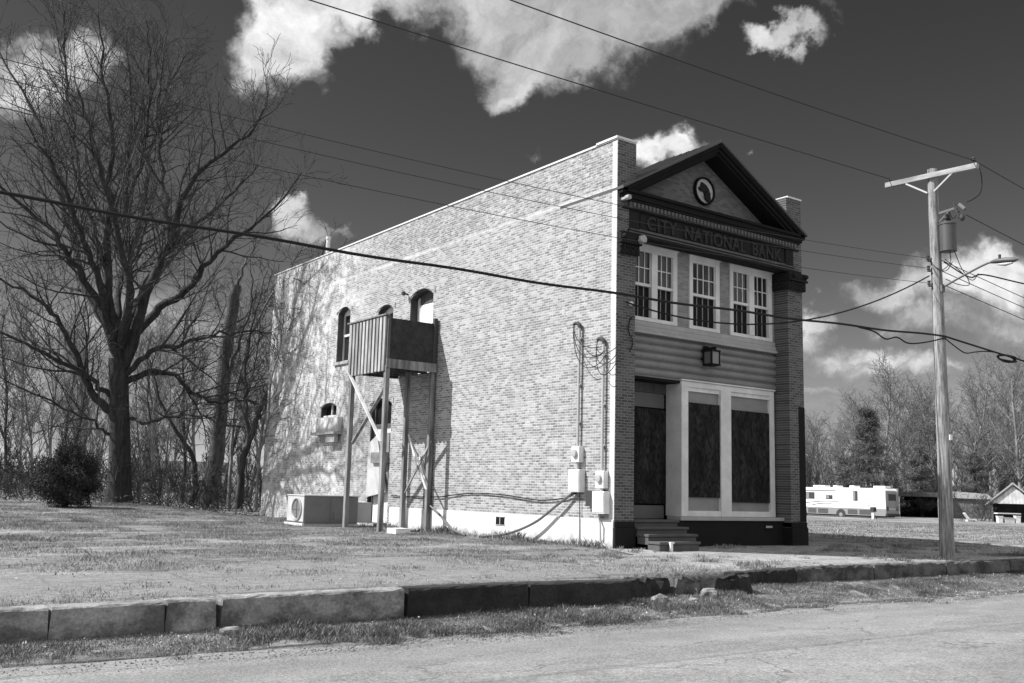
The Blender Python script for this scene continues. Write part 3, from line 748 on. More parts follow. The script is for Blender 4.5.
# ---- shopfront
f = MB(); y0, y1 = RC-.03, RC+.16
f.box(2.30, 5.42, y0, y1, 3.46, 3.58); f.box(2.28, 5.44, y0-.03, y1, 3.585, 3.62)
f.box(2.30, 2.51, y0, y1, .62, 3.46); f.box(3.55, 3.89, y0-.015, y1, .62, 3.46); f.box(5.26, 5.42, y0, y1, .62, 3.46)
f.box(2.51, 3.55, y0, y1, .62, .745); f.box(3.89, 5.26, y0, y1, .62, .745)
f.box(2.302, 2.37, y1, .86, .62, 3.58)
sf = f.build('shopfront', 'white', B, bevel=.006)
m = MB(); m.box(2.51, 3.55, y0+.07, y0+.09, .745, 3.46); m.box(3.89, 5.26, y0+.07, y0+.09, .745, 3.46); m.build('infill_panel', 'grey_panel', sf)
m = MB(); m.box(2.53, 3.56, y0+.025, y0+.05, 1.04, 3.12); b1 = m.build('board', 'osb', sf)
m = MB(); m.box(3.895, 5.255, y0+.025, y0+.05, .95, 3.05); m.build('board', 'osb', sf)
m = MB(); m.box(2.51, 3.55, y0+.03, y0+.06, 3.37, 3.46); m.box(3.89, 5.26, y0+.03, y0+.06, 3.37, 3.46); m.build('valance', 'white', sf)
m = MB(); m.box(2.08, 5.495, .17, RC+.2, .54, .617); m.build('shop_sill', 'stone', B, bevel=.01)
m = MB(); m.box(1.95, 5.5, .22, RC+.2, -.3, .538); bs = m.build('shop_base', 'tar', B)
m = MB(); m.box(4.84, 5.12, .205, .25, .33, .44); m.build('vent', 'dark', bs)
m = MB(); m.box(4.87, 5.09, .20, .23, .385, .43); m.build('vent_frame', 'stone', bs)
# entry: side wall, ceiling, floor and boarded door, coloured dark for its poor light
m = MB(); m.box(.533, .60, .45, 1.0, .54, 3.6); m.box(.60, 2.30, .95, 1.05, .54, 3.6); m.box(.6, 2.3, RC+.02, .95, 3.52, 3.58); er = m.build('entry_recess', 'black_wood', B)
for z_, z2_ in ((.56, .84), (2.98, 3.30)):
    m = MB(); m.box(.75, 2.27, .88, .94, z_, z2_); m.build('door_panel', 'dim_panel', er)
m = MB(); m.box(.75, 2.29, .84, .875, .88, 2.95); m.build('door_board', 'osb', er)
m = MB(); m.box(.62, .7, .86, .94, .56, 3.5); m.box(.7, 2.3, .85, .94, 3.305, 3.52); m.build('door_frame', 'wood_dark', er)
m = MB()
for z, yf_, xe in ((.55, .18, 2.04), (.415, -.12, 2.02), (.285, -.42, 1.98), (.15, -.74, 1.72)):
    m.box(.56, xe, yf_, .95 if z > .5 else yf_+.36, z-.055, z); m.box(.58, xe-.03, yf_+.03, .9, -.35 if z > .2 else -.3, z-.058)
m.build('steps', 'step', B, bevel=.012)
m = MB(); m.box(.80, .86, -.80, -.75, -.05, .12); m.box(.80, .90, -.80, -.74, .12, .15); m.build('boot_scraper', 'box_white', B)
# wall lantern over the shopfront
m = MB()
for xx in (2.89, 3.135): m.box(xx, xx+.035, .03, .065, 4.0, 4.27); m.box(xx, xx+.035, .255, .29, 4.0, 4.27)
m.box(2.88, 3.18, .02, .30, 4.272, 4.31); m.box(2.88, 3.18, .02, .30, 3.96, 3.998); m.box(3.01, 3.05, .03, .3, 4.312, 4.38); m.box(2.97, 3.10, .3, .42, 4.05, 4.42)
ln = m.build('sign_lamp', 'black_wood', B)
m = MB(); m.box(2.927, 3.133, .04, .05, 4.0, 4.27); m.build('lens', 'grey_panel', ln)
m = MB(); m.box(2.90, 2.91, .067, .253, 4.0, 4.27); m.build('lens', 'dim_panel', ln)

# ------------------------------------------------------------------ wooden stair platform on the side wall
P = empty('wooden_platform', (-.72, 7.95, .05), 0, 'weathered timber balcony on tall posts with slatted rail below upper side door', 'balcony')
for (x, y) in ((-1.45, 6.98), (-1.45, 8.86), (-.10, 6.98), (-.50, 7.55)):
    m = MB(); m.box(x-.058, x+.058, y-.058, y+.058, -.1, 4.12 if x > -1.4 else 4.14); m.build('post', 'wood_grey', P, bevel=.006)
m = MB(); m.box(-.14, -.04, 6.90, 6.99, 4.28, 5.50); m.box(-.14, -.05, 7.0, 7.06, 4.2, 5.38); m.build('rail_post', 'wood_dark', P)
m = MB(); m.box(-1.5, -.01, 6.93, 8.95, 4.24, 4.29)
for y in (7.4, 7.9, 8.4): m.box(-1.45, -.01, y, y+.05, 4.08, 4.235)
m.box(-1.46, -1.41, 6.93, 8.95, 4.06, 4.235); m.box(-1.5, -.03, 8.88, 8.93, 4.06, 4.235); m.build('deck', 'wood_dark', P)
m = MB(); m.box(-1.52, -.02, 6.87, 6.925, 4.07, 4.30); m.build('rim_beam', 'wood_grey', P, bevel=.005)
m = MB(); m.box(-1.44, -.12, 6.945, 6.965, 4.31, 5.36); m.build('side_panel', 'ply_dark', P)  # unlit side of the balcony, its shade put into the dark colour
m = MB()
for k in range(11):
    y = 6.99+k*.185; zt = random.uniform(-.01, .012)
    m.box(-1.55, -1.505, y, y+.105, 4.0+zt, 5.40+zt)
m.build('slat_panel', 'wood_slat', P)
m = MB(); m.box(-1.49, -1.46, 6.95, 9.05, 4.45, 4.54); m.box(-1.49, -1.46, 6.95, 9.05, 5.2, 5.29); m.box(-1.503, -1.492, 6.95, 9.02, 3.985, 5.38)
m.build('backing', 'ply_dark', P)
m = MB(); m.box(-1.58, -1.44, 6.93, 9.08, 5.42, 5.455); m.build('hand_rail', 'wood_grey', P, bevel=.004)
m = MB(); m.box(-1.50, -1.43, 6.905, 6.985, 4.30, 5.42); m.build('rail_post', 'wood_dark', P)
m = MB(); m.bar((-1.53, 8.92, 4.1), (-1.51, 7.02, 2.22), .02, .09, (1, 0, 0)); m.build('brace', 'brace', P)
m = MB(); m.bar((-1.39, 7.0, 3.7), (-1.39, 8.82, 2.2), .03, .09, (1, 0, 0)); m.build('brace', 'wood_grey', P)
m = MB(); m.bar((-.07, 7.5, 1.9), (-.07, 7.0, 1.0), .03, .06, (1, 0, 0)); m.bar((-.45, 7.53, 2.45), (-.14, 6.99, 1.05), .03, .09, (0, 1, 0)); m.build('brace', 'brace', P)
m = MB(); m.bar((-.5, 7.49, .95), (-.1, 6.92, 2.3), .03, .08, (0, 1, 0)); m.build('brace', 'wood_grey', P)

# ------------------------------------------------------------------ heat pump, block and electrical gear along the side wall
A = empty('air_conditioner', (-1.6, 9.85, .05), 0, 'boxy faded air conditioning unit on the grass beside the side wall', 'air conditioner')
m = MB(); m.box(-2.40, -.84, 9.35, 10.42, .10, .80); m.build('body', 'ac_side', A, bevel=.02)
m = MB(); m.box(-2.43, -.82, 9.33, 10.44, .802, .835); m.build('lid', 'ac_face', A, bevel=.008)
m = MB(); m.box(-2.415, -2.402, 9.37, 10.40, .14, .79); fp = m.build('front_panel', 'ac_face', A)
m = MB(); m.lathe((-2.42, 9.78, .46), [(.30, 0.0), (.30, -.03), (.27, -.035), (.25, -.01), (.25, .0)], 28, 'x'); m.build('fan_ring', 'box_grey', fp, True)
m = MB(); m.lathe((-2.422, 9.78, .46), [(.245, .001), (.245, -.004)], 24, 'x'); m.box(-2.44, -2.43, 9.53, 10.03, .45, .47); m.box(-2.44, -2.43, 9.77, 9.79, .21, .71); m.build('fan_guard', 'ac_side', fp)
m = MB(); m.box(-1.66, -1.64, 9.335, 9.348, .12, .79); m.box(-1.55, -1.30, 9.33, 9.348, .2, .4); m.box(-1.2, -1.17, 9.335, 9.348, .12, .79); m.build('access_panel', 'ac_side', A)
m = MB(); m.box(-2.46, -.8, 9.42, 9.56, .0, .10); m.box(-2.46, -.8, 10.2, 10.34, .0, .10); m.box(-2.47, -2.41, 9.3, 10.45, .03, .1); m.build('base_rail', 'coping', A)
m = MB(); m.box(-.8, -.35, 9.5, 10.2, .12, .66); m.build('duct', 'box_grey', A, bevel=.01)
K = MB()
def cblock(x0, x1, y0, y1, z0, z1):
    K.box(x0, x1, y0, y1, z0, z1-.03); K.box(x0, x1, y0, y0+.035, z1-.03, z1); K.box(x0, x1, y1-.035, y1, z1-.03, z1)
    for xx in (x0, (x0+x1)/2-.02, x1-.04): K.box(xx, xx+.04, y0+.035, y1-.035, z1-.03, z1)
cblock(-1.74, -1.36, 5.66, 6.10, -.02, .13)
tag(K.build('concrete_block', 'coping', None, bevel=.006), 'loose pale concrete block on the grass in front of the balcony posts', 'block')

def meter_set(y, z_box0, z_box1, z_m0, z_m1, z_top, bw, label):
    E_ = empty('electric_service', (-.05, y, z_box0), 0, label, 'electric meter', 'electric meters with conduit masts on the side wall')
    m = MB(); m.box(-.17, -.004, y-bw/2, y+bw/2, z_box0, z_box1); bx = m.build('breaker_box', 'box_white', E_, bevel=.012)
    m = MB(); m.box(-.182, -.171, y-bw/2+.015, y+bw/2-.015, z_box0+.03, z_box1-.02); m.box(-.19, -.183, y+bw/2-.06, y+bw/2-.035, (z_box0+z_box1)/2-.04, (z_box0+z_box1)/2+.03); m.build('cover', 'box_white', bx, bevel=.004)
    m = MB(); m.box(-.14, -.004, y-.125, y+.125, z_m0, z_m1); mb_ = m.build('meter_socket', 'box_white', E_, bevel=.01)
    m = MB(); m.lathe((-.14, y, (z_m0+z_m1)/2+.02), [(.085, .0), (.085, -.02), (.075, -.055), (.03, -.06)], 20, 'x'); m.build('meter', 'box_grey', mb_, True)
    m = MB(); m.tube([(-.07, y, z_m1-.02), (-.07, y, z_top)], .032, 10); m.tube([(-.07, y, z_box1-.01), (-.07, y, z_m0+.01)], .04, 10)
    for zz in (z_m1+.5, (z_m1+z_top)/2, z_top-.3): m.box(-.08, -.003, y-.05, y+.05, zz, zz+.03)
    m.build('conduit', 'box_grey', E_, True)
    m = MB(); m.tube([(-.07, y-.01, z_top-.06), (-.07, y, z_top), (-.08, y+.05, z_top+.045), (-.09, y+.12, z_top+.05), (-.10, y+.17, z_top+.03)], [.04, .045, .045, .042, .03], 10)
    m.build('weatherhead', 'box_dark', E_, True)
    m = MB()
    for k in range(3):
        a = (-.10, y+.14+.012*k, z_top+.03); e_ = (-.06-.03*k, (-.12 if y < .6 else .3)-.05*k, (4.05 if y < .6 else 4.1)-.12*k)
        pts = [Vector(a).lerp(Vector(e_), t)+Vector((-.10*math.sin(math.pi*t), .16*math.sin(math.pi*t)**.7*(1-t), -(.22+.16*k)*math.sin(math.pi*t)**.8)) for t in [i/12 for i in range(13)]]
        m.tube(pts, .0085, 5)
    m.build('lead_wire', 'cable', E_, True)
    return E_
meter_set(1.07, 1.08, 1.55, 1.70, 2.03, 4.62, .36, 'taller conduit mast with round meter over a white breaker box, farther from the corner')
e2 = meter_set(.29, .66, 1.11, 1.17, 1.52, 4.20, .36, 'shorter dark conduit mast with meter and white box nearest the building corner')
m = MB(); m.box(-.12, -.004, .50, .74, .80, 1.12); m.build('junction_box', 'box_dark', e2, bevel=.01)
m = MB(); m.tube([(-.08, .35, .67), (-.08, .36, .55), (-.10, .30, .46), (-.08, .30, .1), (-.08, .12, .02), (-.05, .03, -.02)], .022, 8); m.build('drain_conduit', 'box_grey', e2, True)

def wire(name, pts, r, mat, label, cat, group=None, k=6):
    m = MB(); m.tube(pts, r, k); o = m.build(name, mat, None, True); return tag(o, label, cat, group)
def smooth_path(ctrl, n=40):
    c = [Vector(p) for p in ctrl]; c = [c[0]*2-c[1]]+c+[c[-1]*2-c[-2]]; out = []
    segs = len(c)-3
    for s_ in range(segs):
        p0, p1, p2, p3 = c[s_:s_+4]
        for i in range(n//segs+1):
            t = i/(n//segs+1)
            out.append(.5*((2*p1)+(p2-p0)*t+(2*p0-5*p1+4*p2-p3)*t*t+(3*p1-p0-3*p2+p3)*t**3))
    out.append(c[-2]); return out
wire('wall_cable', smooth_path([(-.04, 9.0, .86), (-.04, 7.4, .86), (-.05, 6.5, .88), (-.04, 5.5, .97), (-.04, 4.7, 1.0), (-.05, 3.6, .97), (-.05, 2.4, .89), (-.05, 1.5, .95), (-.05, 1.12, 1.07)]), .014, 'cable', 'thin dark cable stapled level along the side wall brick', 'cable')
wire('flexible_conduit', smooth_path([(-.06, 6.95, .66), (-.1, 6.4, .45), (-.25, 5.9, .3), (-.45, 5.2, .12), (-.55, 4.5, .03)]), .028, 'gear', 'grey flexible conduit hanging from the balcony post down to the grass', 'cable')
wire('flexible_conduit', smooth_path([(-.08, 1.16, 1.08), (-.14, 1.6, .82), (-.2, 2.3, .42), (-.3, 3.1, .15), (-.5, 3.9, .03)]), .028, 'gear', 'grey flexible conduit sagging from the taller breaker box to the ground', 'cable')
wire('ground_rod_wire', [(-.045, 1.02, 1.1), (-.045, 1.0, .6), (-.045, 1.01, -.1)], .011, 'box_dark', 'straight dark earth wire running from breaker box down the white foundation', 'wire')

# ------------------------------------------------------------------ utility pole, transformer, lamp, wires
PX, PY = 6.73, -3.12
U = empty('utility_pole', (PX, PY, -.1), 0, 'round weathered wooden utility pole with one crossarm by the kerb', 'utility pole')
m = MB(); zz = np.linspace(-.5, 8.5, 19); m.tube([(PX+.01*math.sin(z*1.3), PY+.01*math.cos(z*.9), z) for z in zz], [.155-.05*(z+.5)/9 for z in zz], 20); m.build('shaft', 'pole', U, True)
m = MB(); m.bar((PX-.13, -2.02, 8.36), (PX-.13, -4.24, 8.28), .10, .12); m.build('crossarm', 'arm', U, bevel=.008)
for s_, yb_ in ((1, -2.55), (-1, -3.70)):
    m = MB(); m.bar((PX-.17, yb_, 8.27), (PX-.12, PY+.08*s_, 7.95), .012, .035); m.build('arm_brace', 'box_grey', U)
for yy_ in (-2.12, -4.15):
    m = MB(); m.lathe((PX-.13, yy_, 8.36), [(.015, 0), (.015, .05), (.05, .055), (.03, .08), (.045, .095), (.025, .13), (.012, .14)], 12); m.build('insulator', 'box_dark', U, True)
for z in (6.45, 6.22, 5.88):
    m = MB(); m.lathe((PX-.15, PY+.10, z), [(.02, -.05), (.04, -.04), (.025, 0), (.04, .04), (.02, .05)], 12); m.box(PX-.17, PX-.08, PY+.05, PY+.13, z-.08, z-.06); m.build('spool', 'box_dark', U, True)
m = MB(); m.tube([(PX+.11, PY-.08, .0), (PX+.105, PY-.07, 5.5)], .012, 6); m.build('ground_wire', 'wire', U)
m = MB(); m.box(PX-.02, PX+.08, PY-.17, PY-.135, 2.40, 2.52); m.build('tag', 'box_white', U)
m = MB()
for q in (0, 1):
    pts = [(PX+.05, -4.15, 8.38), (PX+.08, -4.2, 8.05), (PX+.1, -4.15, 7.75), (PX+.15, -3.95, 7.65), (PX+.16, -3.8, 7.62)] if q == 0 else [(PX+.16, -3.62, 7.45), (PX+.1, -3.5, 7.3), (PX+.08, -3.42, 7.45), (PX+.05, -3.36, 7.3)]
    m.tube(smooth_path(pts, 20), .011, 5)
m.build('jumper_wire', 'cable', U, True)
C_ = empty('fuse_cutout', (PX, -3.6, 7.5), 0, 'fuse cutout bracket on utility pole above the grey transformer', 'fuse cutout')
m = MB(); m.bar((PX, PY-.08, 7.45), (PX+.08, -3.62, 7.52), .04, .05); m.bar((PX, PY-.1, 7.25), (PX+.05, -3.45, 7.48), .03, .03); m.build('bracket', 'gear', C_)
m = MB(); m.bar((PX+.12, -3.64, 7.60), (PX+.12, -3.78, 7.45), .08, .08); m.build('body', 'gear', C_, bevel=.02)
m = MB(); m.tube([(PX+.06, -3.55, 7.64), (PX+.06, -3.66, 7.28)], .03, 8); m.lathe((PX+.08, -3.72, 7.28), [(.03, -.08), (.06, -.04), (.06, 0), (.03, .06)], 10); m.build('fuse_tube', 'box_dark', C_, True)
T_ = empty('transformer', (PX+.05, -3.38, 6.55), 0, 'grey cylindrical transformer can bolted to the utility pole', 'transformer')
m = MB(); m.lathe((PX+.05, -3.39, 6.55), [(.15, 0), (.175, .01), (.175, .60), (.187, .61), (.187, .64), (.15, .67), (.05, .68)], 24); m.build('tank', 'tank', T_, True)
m = MB()
for dx in (-.05, .09): m.lathe((PX+.05+dx, -3.38, 7.22), [(.03, -.02), (.05, .0), (.03, .05), (.05, .08), (.03, .13), (.015, .2)], 10)
m.build('bushing', 'box_dark', T_, True)
m = MB(); m.box(PX-.02, PX+.12, -3.30, -3.20, 6.62, 6.72); m.box(PX-.02, PX+.12, -3.30, -3.20, 7.0, 7.1); m.build('hanger', 'box_dark', T_)
L_ = empty('street_lamp', (PX, PY-.13, 5.78), 0, 'cobra head street lamp on a rising arm fixed to the utility pole', 'street lamp')
m = MB(); m.tube(smooth_path([(PX+.0, PY-.10, 5.75), (PX, -3.6, 5.90), (PX, -4.05, 6.06), (PX, -4.28, 6.13), (PX, -4.42, 6.14)], 16), .024, 8); m.box(PX-.06, PX+.06, PY-.15, PY-.10, 5.66, 5.82); m.build('arm', 'gear', L_, True)
m = MB(); m.tube([(PX, -4.36, 6.14), (PX, -4.46, 6.145), (PX, -4.66, 6.13), (PX, -4.86, 6.105), (PX, -4.93, 6.10)], [.03, .05, .06, .05, .02], 14); m.build('head', 'tank', L_, True)
m = MB(); m.lathe((PX, -4.55, 6.215), [(.025, -.03), (.03, .05), (.02, .06)], 12); m.build('photocell', 'box_dark', L_, True)
m = MB(); m.tube([(PX, -4.5, 6.07), (PX, -4.66, 6.045), (PX, -4.82, 6.05)], [.02, .04, .02], 10); m.build('lens', 'box_grey', L_, True)

def span(y0, za, b, c, x1=-36., x0=PX-.13, n=60):
    return [(x0-d, y0, za-b*d+c*d*d) for d in np.linspace(0, x0-x1, n)]
wire('power_line', span(-2.12, 8.50, .030, .00036), .010, 'wire', 'thin power line leaving the left end of the crossarm, higher over the bank', 'power line')
wire('power_line', span(-4.15, 8.42, .046, .0012), .010, 'wire', 'thin power line running from the right end of the crossarm over the road side', 'power line')
for z, lb in ((6.45, 'topmost'), (6.22, 'middle'), (5.88, 'lowest')):
    wire('power_line', span(-3.0, z, .088, .0027), .0052, 'wire', lb+' of the three thin parallel wires passing the brick side wall', 'power line', 'three parallel wires strung past the building')
wire('telephone_cable', [(PX-d, -3.25, 4.67-.055*d+.0014*d*d+.012*math.sin(d*2.1)) for d in np.linspace(0, 40, 120)], .021, 'cable', 'thick black telephone cable sagging across the whole building front', 'cable')
wire('telephone_cable', smooth_path([(PX, -3.26, 4.63), (5.9, -3.26, 4.44), (5.3, -3.26, 4.36), (4.9, -3.26, 4.44), (4.5, -3.26, 4.36), (4.1, -3.26, 4.47), (3.6, -3.25, 4.50)]), .016, 'cable', 'loose slack loop of black cable hanging under the line left of pole', 'cable')
wire('telephone_cable', [(PX+d, -3.25, 4.67-.066*d+.0009*d*d) for d in np.linspace(0, 45, 70)], .021, 'cable', 'thick black telephone cable leaving the pole toward the far trees', 'cable')
wire('telephone_cable', smooth_path([(PX, -3.26, 4.62), (7.1, -3.27, 4.48), (7.5, -3.27, 4.38), (7.9, -3.27, 4.44), (8.3, -3.26, 4.50), (8.7, -3.25, 4.53)]), .014, 'cable', 'loose slack loop of black cable hanging right of the pole', 'cable')
m = MB()
for k in range(4):
    m.tube([(9.3+.42*math.cos(t), -3.27+.03*math.sin(t*3+k), 4.42-.07*t/6.3*0+.07*math.sin(t)+.012*k) for t in np.linspace(0, 6.3, 26)], .014, 6, False)
tag(m.build('cable_coil', 'cable', None, True), 'flat coil of spare black cable tied to the telephone line', 'cable coil')
a, e_ = Vector((PX-.1, -3.0, 6.05)), Vector((.20, -.08, 5.0))
wire('service_drop', [a.lerp(e_, t)+Vector((0, 0, -.75*4*t*(1-t))) for t in np.linspace(0, 1, 40)], .017, 'cable', 'sagging twisted service cable from the utility pole to bank pilaster', 'cable')
wire('power_line', [(PX-.1+d, -4.15, 8.42-.10*d+.0009*d*d) for d in np.linspace(0, 48, 40)], .010, 'wire', 'single thin power line dropping from crossarm end beyond the pole', 'power line')
wire('power_line', [(PX+.16+d, -3.75+.0*d, 7.35-.105*d+.0009*d*d) for d in np.linspace(0, 48, 40)], .010, 'wire', 'thin wire descending from the fuse cutout toward the right', 'power line')
for k, (z, lb) in enumerate(((6.4, 'upper'), (6.15, 'middle'), (5.85, 'lower'))):
    wire('power_line', [(PX+.1+d, -3.2, z-.105*d+.0011*d*d) for d in np.linspace(0, 48, 40)], .009, 'wire', lb+' of three thin wires descending beyond the pole below the transformer', 'power line', 'three wires descending right of the pole')
wire('service_drop', smooth_path([(PX+.1, -3.25, 6.35), (PX+.2, -3.75, 5.95), (PX+.35, -4.0, 5.98), (PX+1.6, -4.3, 5.9), (PX+6, -5.0, 5.75), (PX+20, -8., 5.9)]), .016, 'cable', 'twisted cable looping out beside the street lamp arm', 'cable')
def loops(ctrls, label):
    m = MB()
    for c in ctrls: m.tube(smooth_path(c, 18), .0095, 5)
    return tag(m.build('connection_wires', 'cable', None, True), label, 'wires')
loops([[(PX+.05, -3.42, 6.55), (PX, -3.45, 6.3), (PX-.05, -3.3, 6.15), (PX-.08, -3.15, 6.2)], [(PX+.1, -3.5, 6.55), (PX+.1, -3.62, 6.2), (PX+.1, -3.75, 5.95), (PX+.1, -3.8, 5.75), (PX+.1, -3.55, 5.8), (PX+.05, -3.3, 5.95)],
       [(PX+.05, -3.3, 6.4), (PX+.1, -3.55, 6.15), (PX+.12, -3.85, 5.85), (PX+.14, -4.0, 5.98)], [(PX-.1, -3.0, 6.42), (PX-.15, -3.2, 6.2), (PX-.1, -3.4, 6.1), (PX, -3.5, 6.3)]], 'tangle of short black connecting wires below the transformer')

# ------------------------------------------------------------------ kerb blocks
def kblock(x0, x1, yf_, yb_, zt0, zt1, mat, label, tilt=0., zb=-.75, rough=.005, seed=0):
    n = max(6, int((x1-x0)/.09)); r = np.random.default_rng(seed); vs = []; fs = []
    sec = [(0, 0), (.0, .55), (0.0, .955), (.06, .985), (.16, 1.0), (.6, 1.0), (1.0, .99), (1.0, 0)]
    for i in range(n+1):
        t = i/n; x = x0+(x1-x0)*t; zt = zt0+(zt1-zt0)*t
        for j, (a_, b_) in enumerate(sec):
            jit = r.normal(0, rough, 3)*(1 if 0 < j < 7 else .3)
            e_ = .012*(i in (0, n))
            vs.append((x+(e_ if i == 0 else -e_ if i == n else 0)*(b_ > .9)+jit[0]*.3, yf_+(yb_-yf_)*a_+tilt*(b_-.5)+jit[1], zb+(zt-zb)*b_+jit[2]*.7*(b_ > .5)))
    k = len(sec)
    for i in range(n):
        for j in range(k): fs.append((i*k+j, i*k+(j+1) % k, (i+1)*k+(j+1) % k, (i+1)*k+j))
    fs += [tuple(range(k)), tuple(n*k+j for j in reversed(range(k)))]
    m = MB(); m.add(vs, fs); o = m.build('kerb_block', mat, None); return tag(o, label, 'kerb block', 'concrete kerb blocks along the street edge')
kb = [(-15.6, -11.28, -.178, -.172, 'kerb', 'pale stained kerb block cut off by the left edge of view'), (-11.27, -10.165, -.168, -.162, 'kerb', 'pale kerb block with a dark round stain between two cracked joints'),
      (-10.15, -9.62, -.156, -.15, 'kerb', 'shortest pale kerb block beside a dark broken joint'), (-9.57, -7.32, -.138, -.128, 'kerb', 'long pale kerb block with thin bright upper edge'),
      (-7.28, -5.45, -.126, -.122, 'kerb_dark', 'soot black kerb block touching the long pale block'), (-5.43, -3.62, -.122, -.15, 'kerb_dark', 'soot black kerb block ending at the broken gap')]
for i, (x0, x1, za, zb_, mt, lb) in enumerate(kb): kblock(x0, x1, -4.42, -4.12, za, zb_, mt, lb, (i % 3-1)*.015, seed=i)
kblock(-3.5, -2.45, -4.02, -3.75, -.19, -.19, 'kerb_dark', 'low black kerb fragment set back inside the broken gap', .02, rough=.03, seed=11)
kblock(-2.35, -1.75, -4.05, -3.75, -.16, -.22, 'kerb_top', 'tilted rough kerb stub with pale top in the broken gap', .05, rough=.035, seed=12)
kblock(-1.62, -.78, -4.18, -3.80, -.20, -.19, 'kerb_dark', 'squat dark kerb chunk leaning out at the right of the gap', .06, rough=.03, seed=13)
rk = [(-.68, .9, -.175, -.135, 'dark kerb block with sloping broken end right of the gap'), (.93, 3.15, -.13, -.125, 'dark streaked kerb block in front of the shopfront sidewalk'), (3.18, 5.6, -.122, -.126, 'dark kerb block left of the utility pole foot'),
      (5.63, 8.1, -.124, -.13, 'dark kerb block just in front of the utility pole'), (8.13, 14.5, -.128, -.16, 'dark kerb stretch running past pole out of view')]
for i, (x0, x1, za, zb_, lb) in enumerate(rk): kblock(x0, x1, -3.74, -3.48, za, zb_, 'kerb_top' if i else 'kerb_dark', lb, (i % 2)*.02, seed=30+i, rough=.012)
for i, (x, y, s_) in enumerate(((-3.0, -4.35, .11), (-1.9, -4.3, .13), (-2.45, -4.5, .07), (-9.55, -4.7, .09))):
    import bmesh
    bm = bmesh.new(); bmesh.ops.create_icosphere(bm, subdivisions=2, radius=s_)
    for v_ in bm.verts: v_.co = Vector((v_.co.x*1.4, v_.co.y, v_.co.z*.7))*(1+random.uniform(-.18, .18))
    me = bpy.data.meshes.new('rubble_stone'); bm.to_mesh(me); bm.free(); o = link(me, 'rubble_stone', 'walk'); o.location = (x, y, float(H(x, y))+s_*.3)
    tag(o, ['small pale rubble stone under the black kerb fragment', 'largest pale rubble stone beside the squat kerb chunk', 'smallest pale rubble stone lying on verge at the gap', 'flat pale stone below the broken kerb joint'][i], 'stone', 'rubble stones by the kerb')

# ------------------------------------------------------------------ trees
class Woody:
    def __init__(s, seed): s.r = np.random.default_rng(seed); s.br = {}; s.wood = {0: [], 1: []}
    def put(s, pts, rad, part): s.wood[part].append((np.asarray(pts, float), np.asarray(rad, float)))
    def grow(s, p0, d, L, r0, lv, mx, cfg):
        r = s.r; n = cfg['n'][lv]; pts = [np.array(p0, float)]; d = np.array(d, float); d /= np.linalg.norm(d)
        for i in range(n):
            d = d+r.normal(0, cfg['wob'][lv], 3)+np.array([0, 0, cfg['up'][lv]]); d /= np.linalg.norm(d)
            pts.append(pts[-1]+d*L/n)
        pts = np.array(pts); rad = r0*(1-.72*np.linspace(0, 1, n+1)**.8); rad = np.maximum(rad, cfg['rmin'])
        s.put(pts, rad, 0 if lv < cfg['split'] else 1)
        s.children(pts, rad, L, lv, mx, cfg)
    def children(s, pts, rad, L, lv, mx, cfg, t0=None):
        if lv >= mx: return
        r = s.r; n = len(pts)-1; cnt = int(L/cfg['sp'][lv]*r.uniform(.8, 1.2))+1; t0 = cfg['t0'][lv] if t0 is None else t0
        for c in range(cnt):
            t = t0+(1-t0)*(c+r.random())/cnt; t = min(t, .995); q = t*n; i = int(q); p = pts[i]+(pts[i+1]-pts[i])*(q-i)
            ax_ = pts[i+1]-pts[i]; ax_ /= np.linalg.norm(ax_)
            u = np.cross(ax_, r.normal(size=3)); u /= np.linalg.norm(u)+1e-9
            a_ = math.radians(r.uniform(*cfg['ang'])); d = ax_*math.cos(a_)+u*math.sin(a_); d[2] += cfg['lift']
            rr = rad[i]*(1-(q-i))+rad[i+1]*(q-i)
            Lc = cfg['len'][lv]*r.uniform(.55, 1.25)*(1.15-.65*t) if lv else cfg['len'][0]*r.uniform(.6, 1.2)*(1.15-.75*t)
            s.grow(p, d, Lc, max(min(rr*.62, Lc*cfg['thick']), cfg['rmin']), lv+1, mx, cfg)
    def mesh(s, part, name, mat, parent, origin, sides=(9, 3)):
        V = []; F = []; off = 0; groups = {}
        for pts, rad in s.wood[part]:
            k = sides[0] if rad[0] > .12 else (5 if rad[0] > .03 else sides[1]); groups.setdefault((len(pts), k), []).append((pts, rad))
        for (n, k), lst in groups.items():
            Pp = np.array([a for a, _ in lst])-origin; R_ = np.array([b for _, b in lst]); B_ = len(lst)
            T = np.gradient(Pp, axis=1); T /= np.linalg.norm(T, axis=2, keepdims=True)+1e-9
            ref = np.where(np.abs(T.mean(1)[:, 2:3]) > .8, np.array([[1., 0, 0]]), np.array([[0, 0, 1.]]))[:, None, :]
            a_ = np.cross(T, np.broadcast_to(ref, T.shape)); a_ /= np.linalg.norm(a_, axis=2, keepdims=True)+1e-9; b_ = np.cross(T, a_)
            th = 2*np.pi*np.arange(k)/k
            ring = Pp[:, :, None, :]+R_[:, :, None, None]*(a_[:, :, None, :]*np.cos(th)[None, None, :, None]+b_[:, :, None, :]*np.sin(th)[None, None, :, None])
            V.append(ring.reshape(-1, 3)); base = off+np.arange(B_)[:, None, None]*n*k
            i = np.arange(n-1)[None, :, None]; j = np.arange(k)[None, None, :]; j2 = (j+1) % k
            f = np.stack([base+i*k+j, base+i*k+j2, base+(i+1)*k+j2, base+(i+1)*k+j], -1); F.append(f.reshape(-1, 4)); off += B_*n*k
        return np_mesh(name, np.concatenate(V), np.concatenate(F), mat, parent, True)

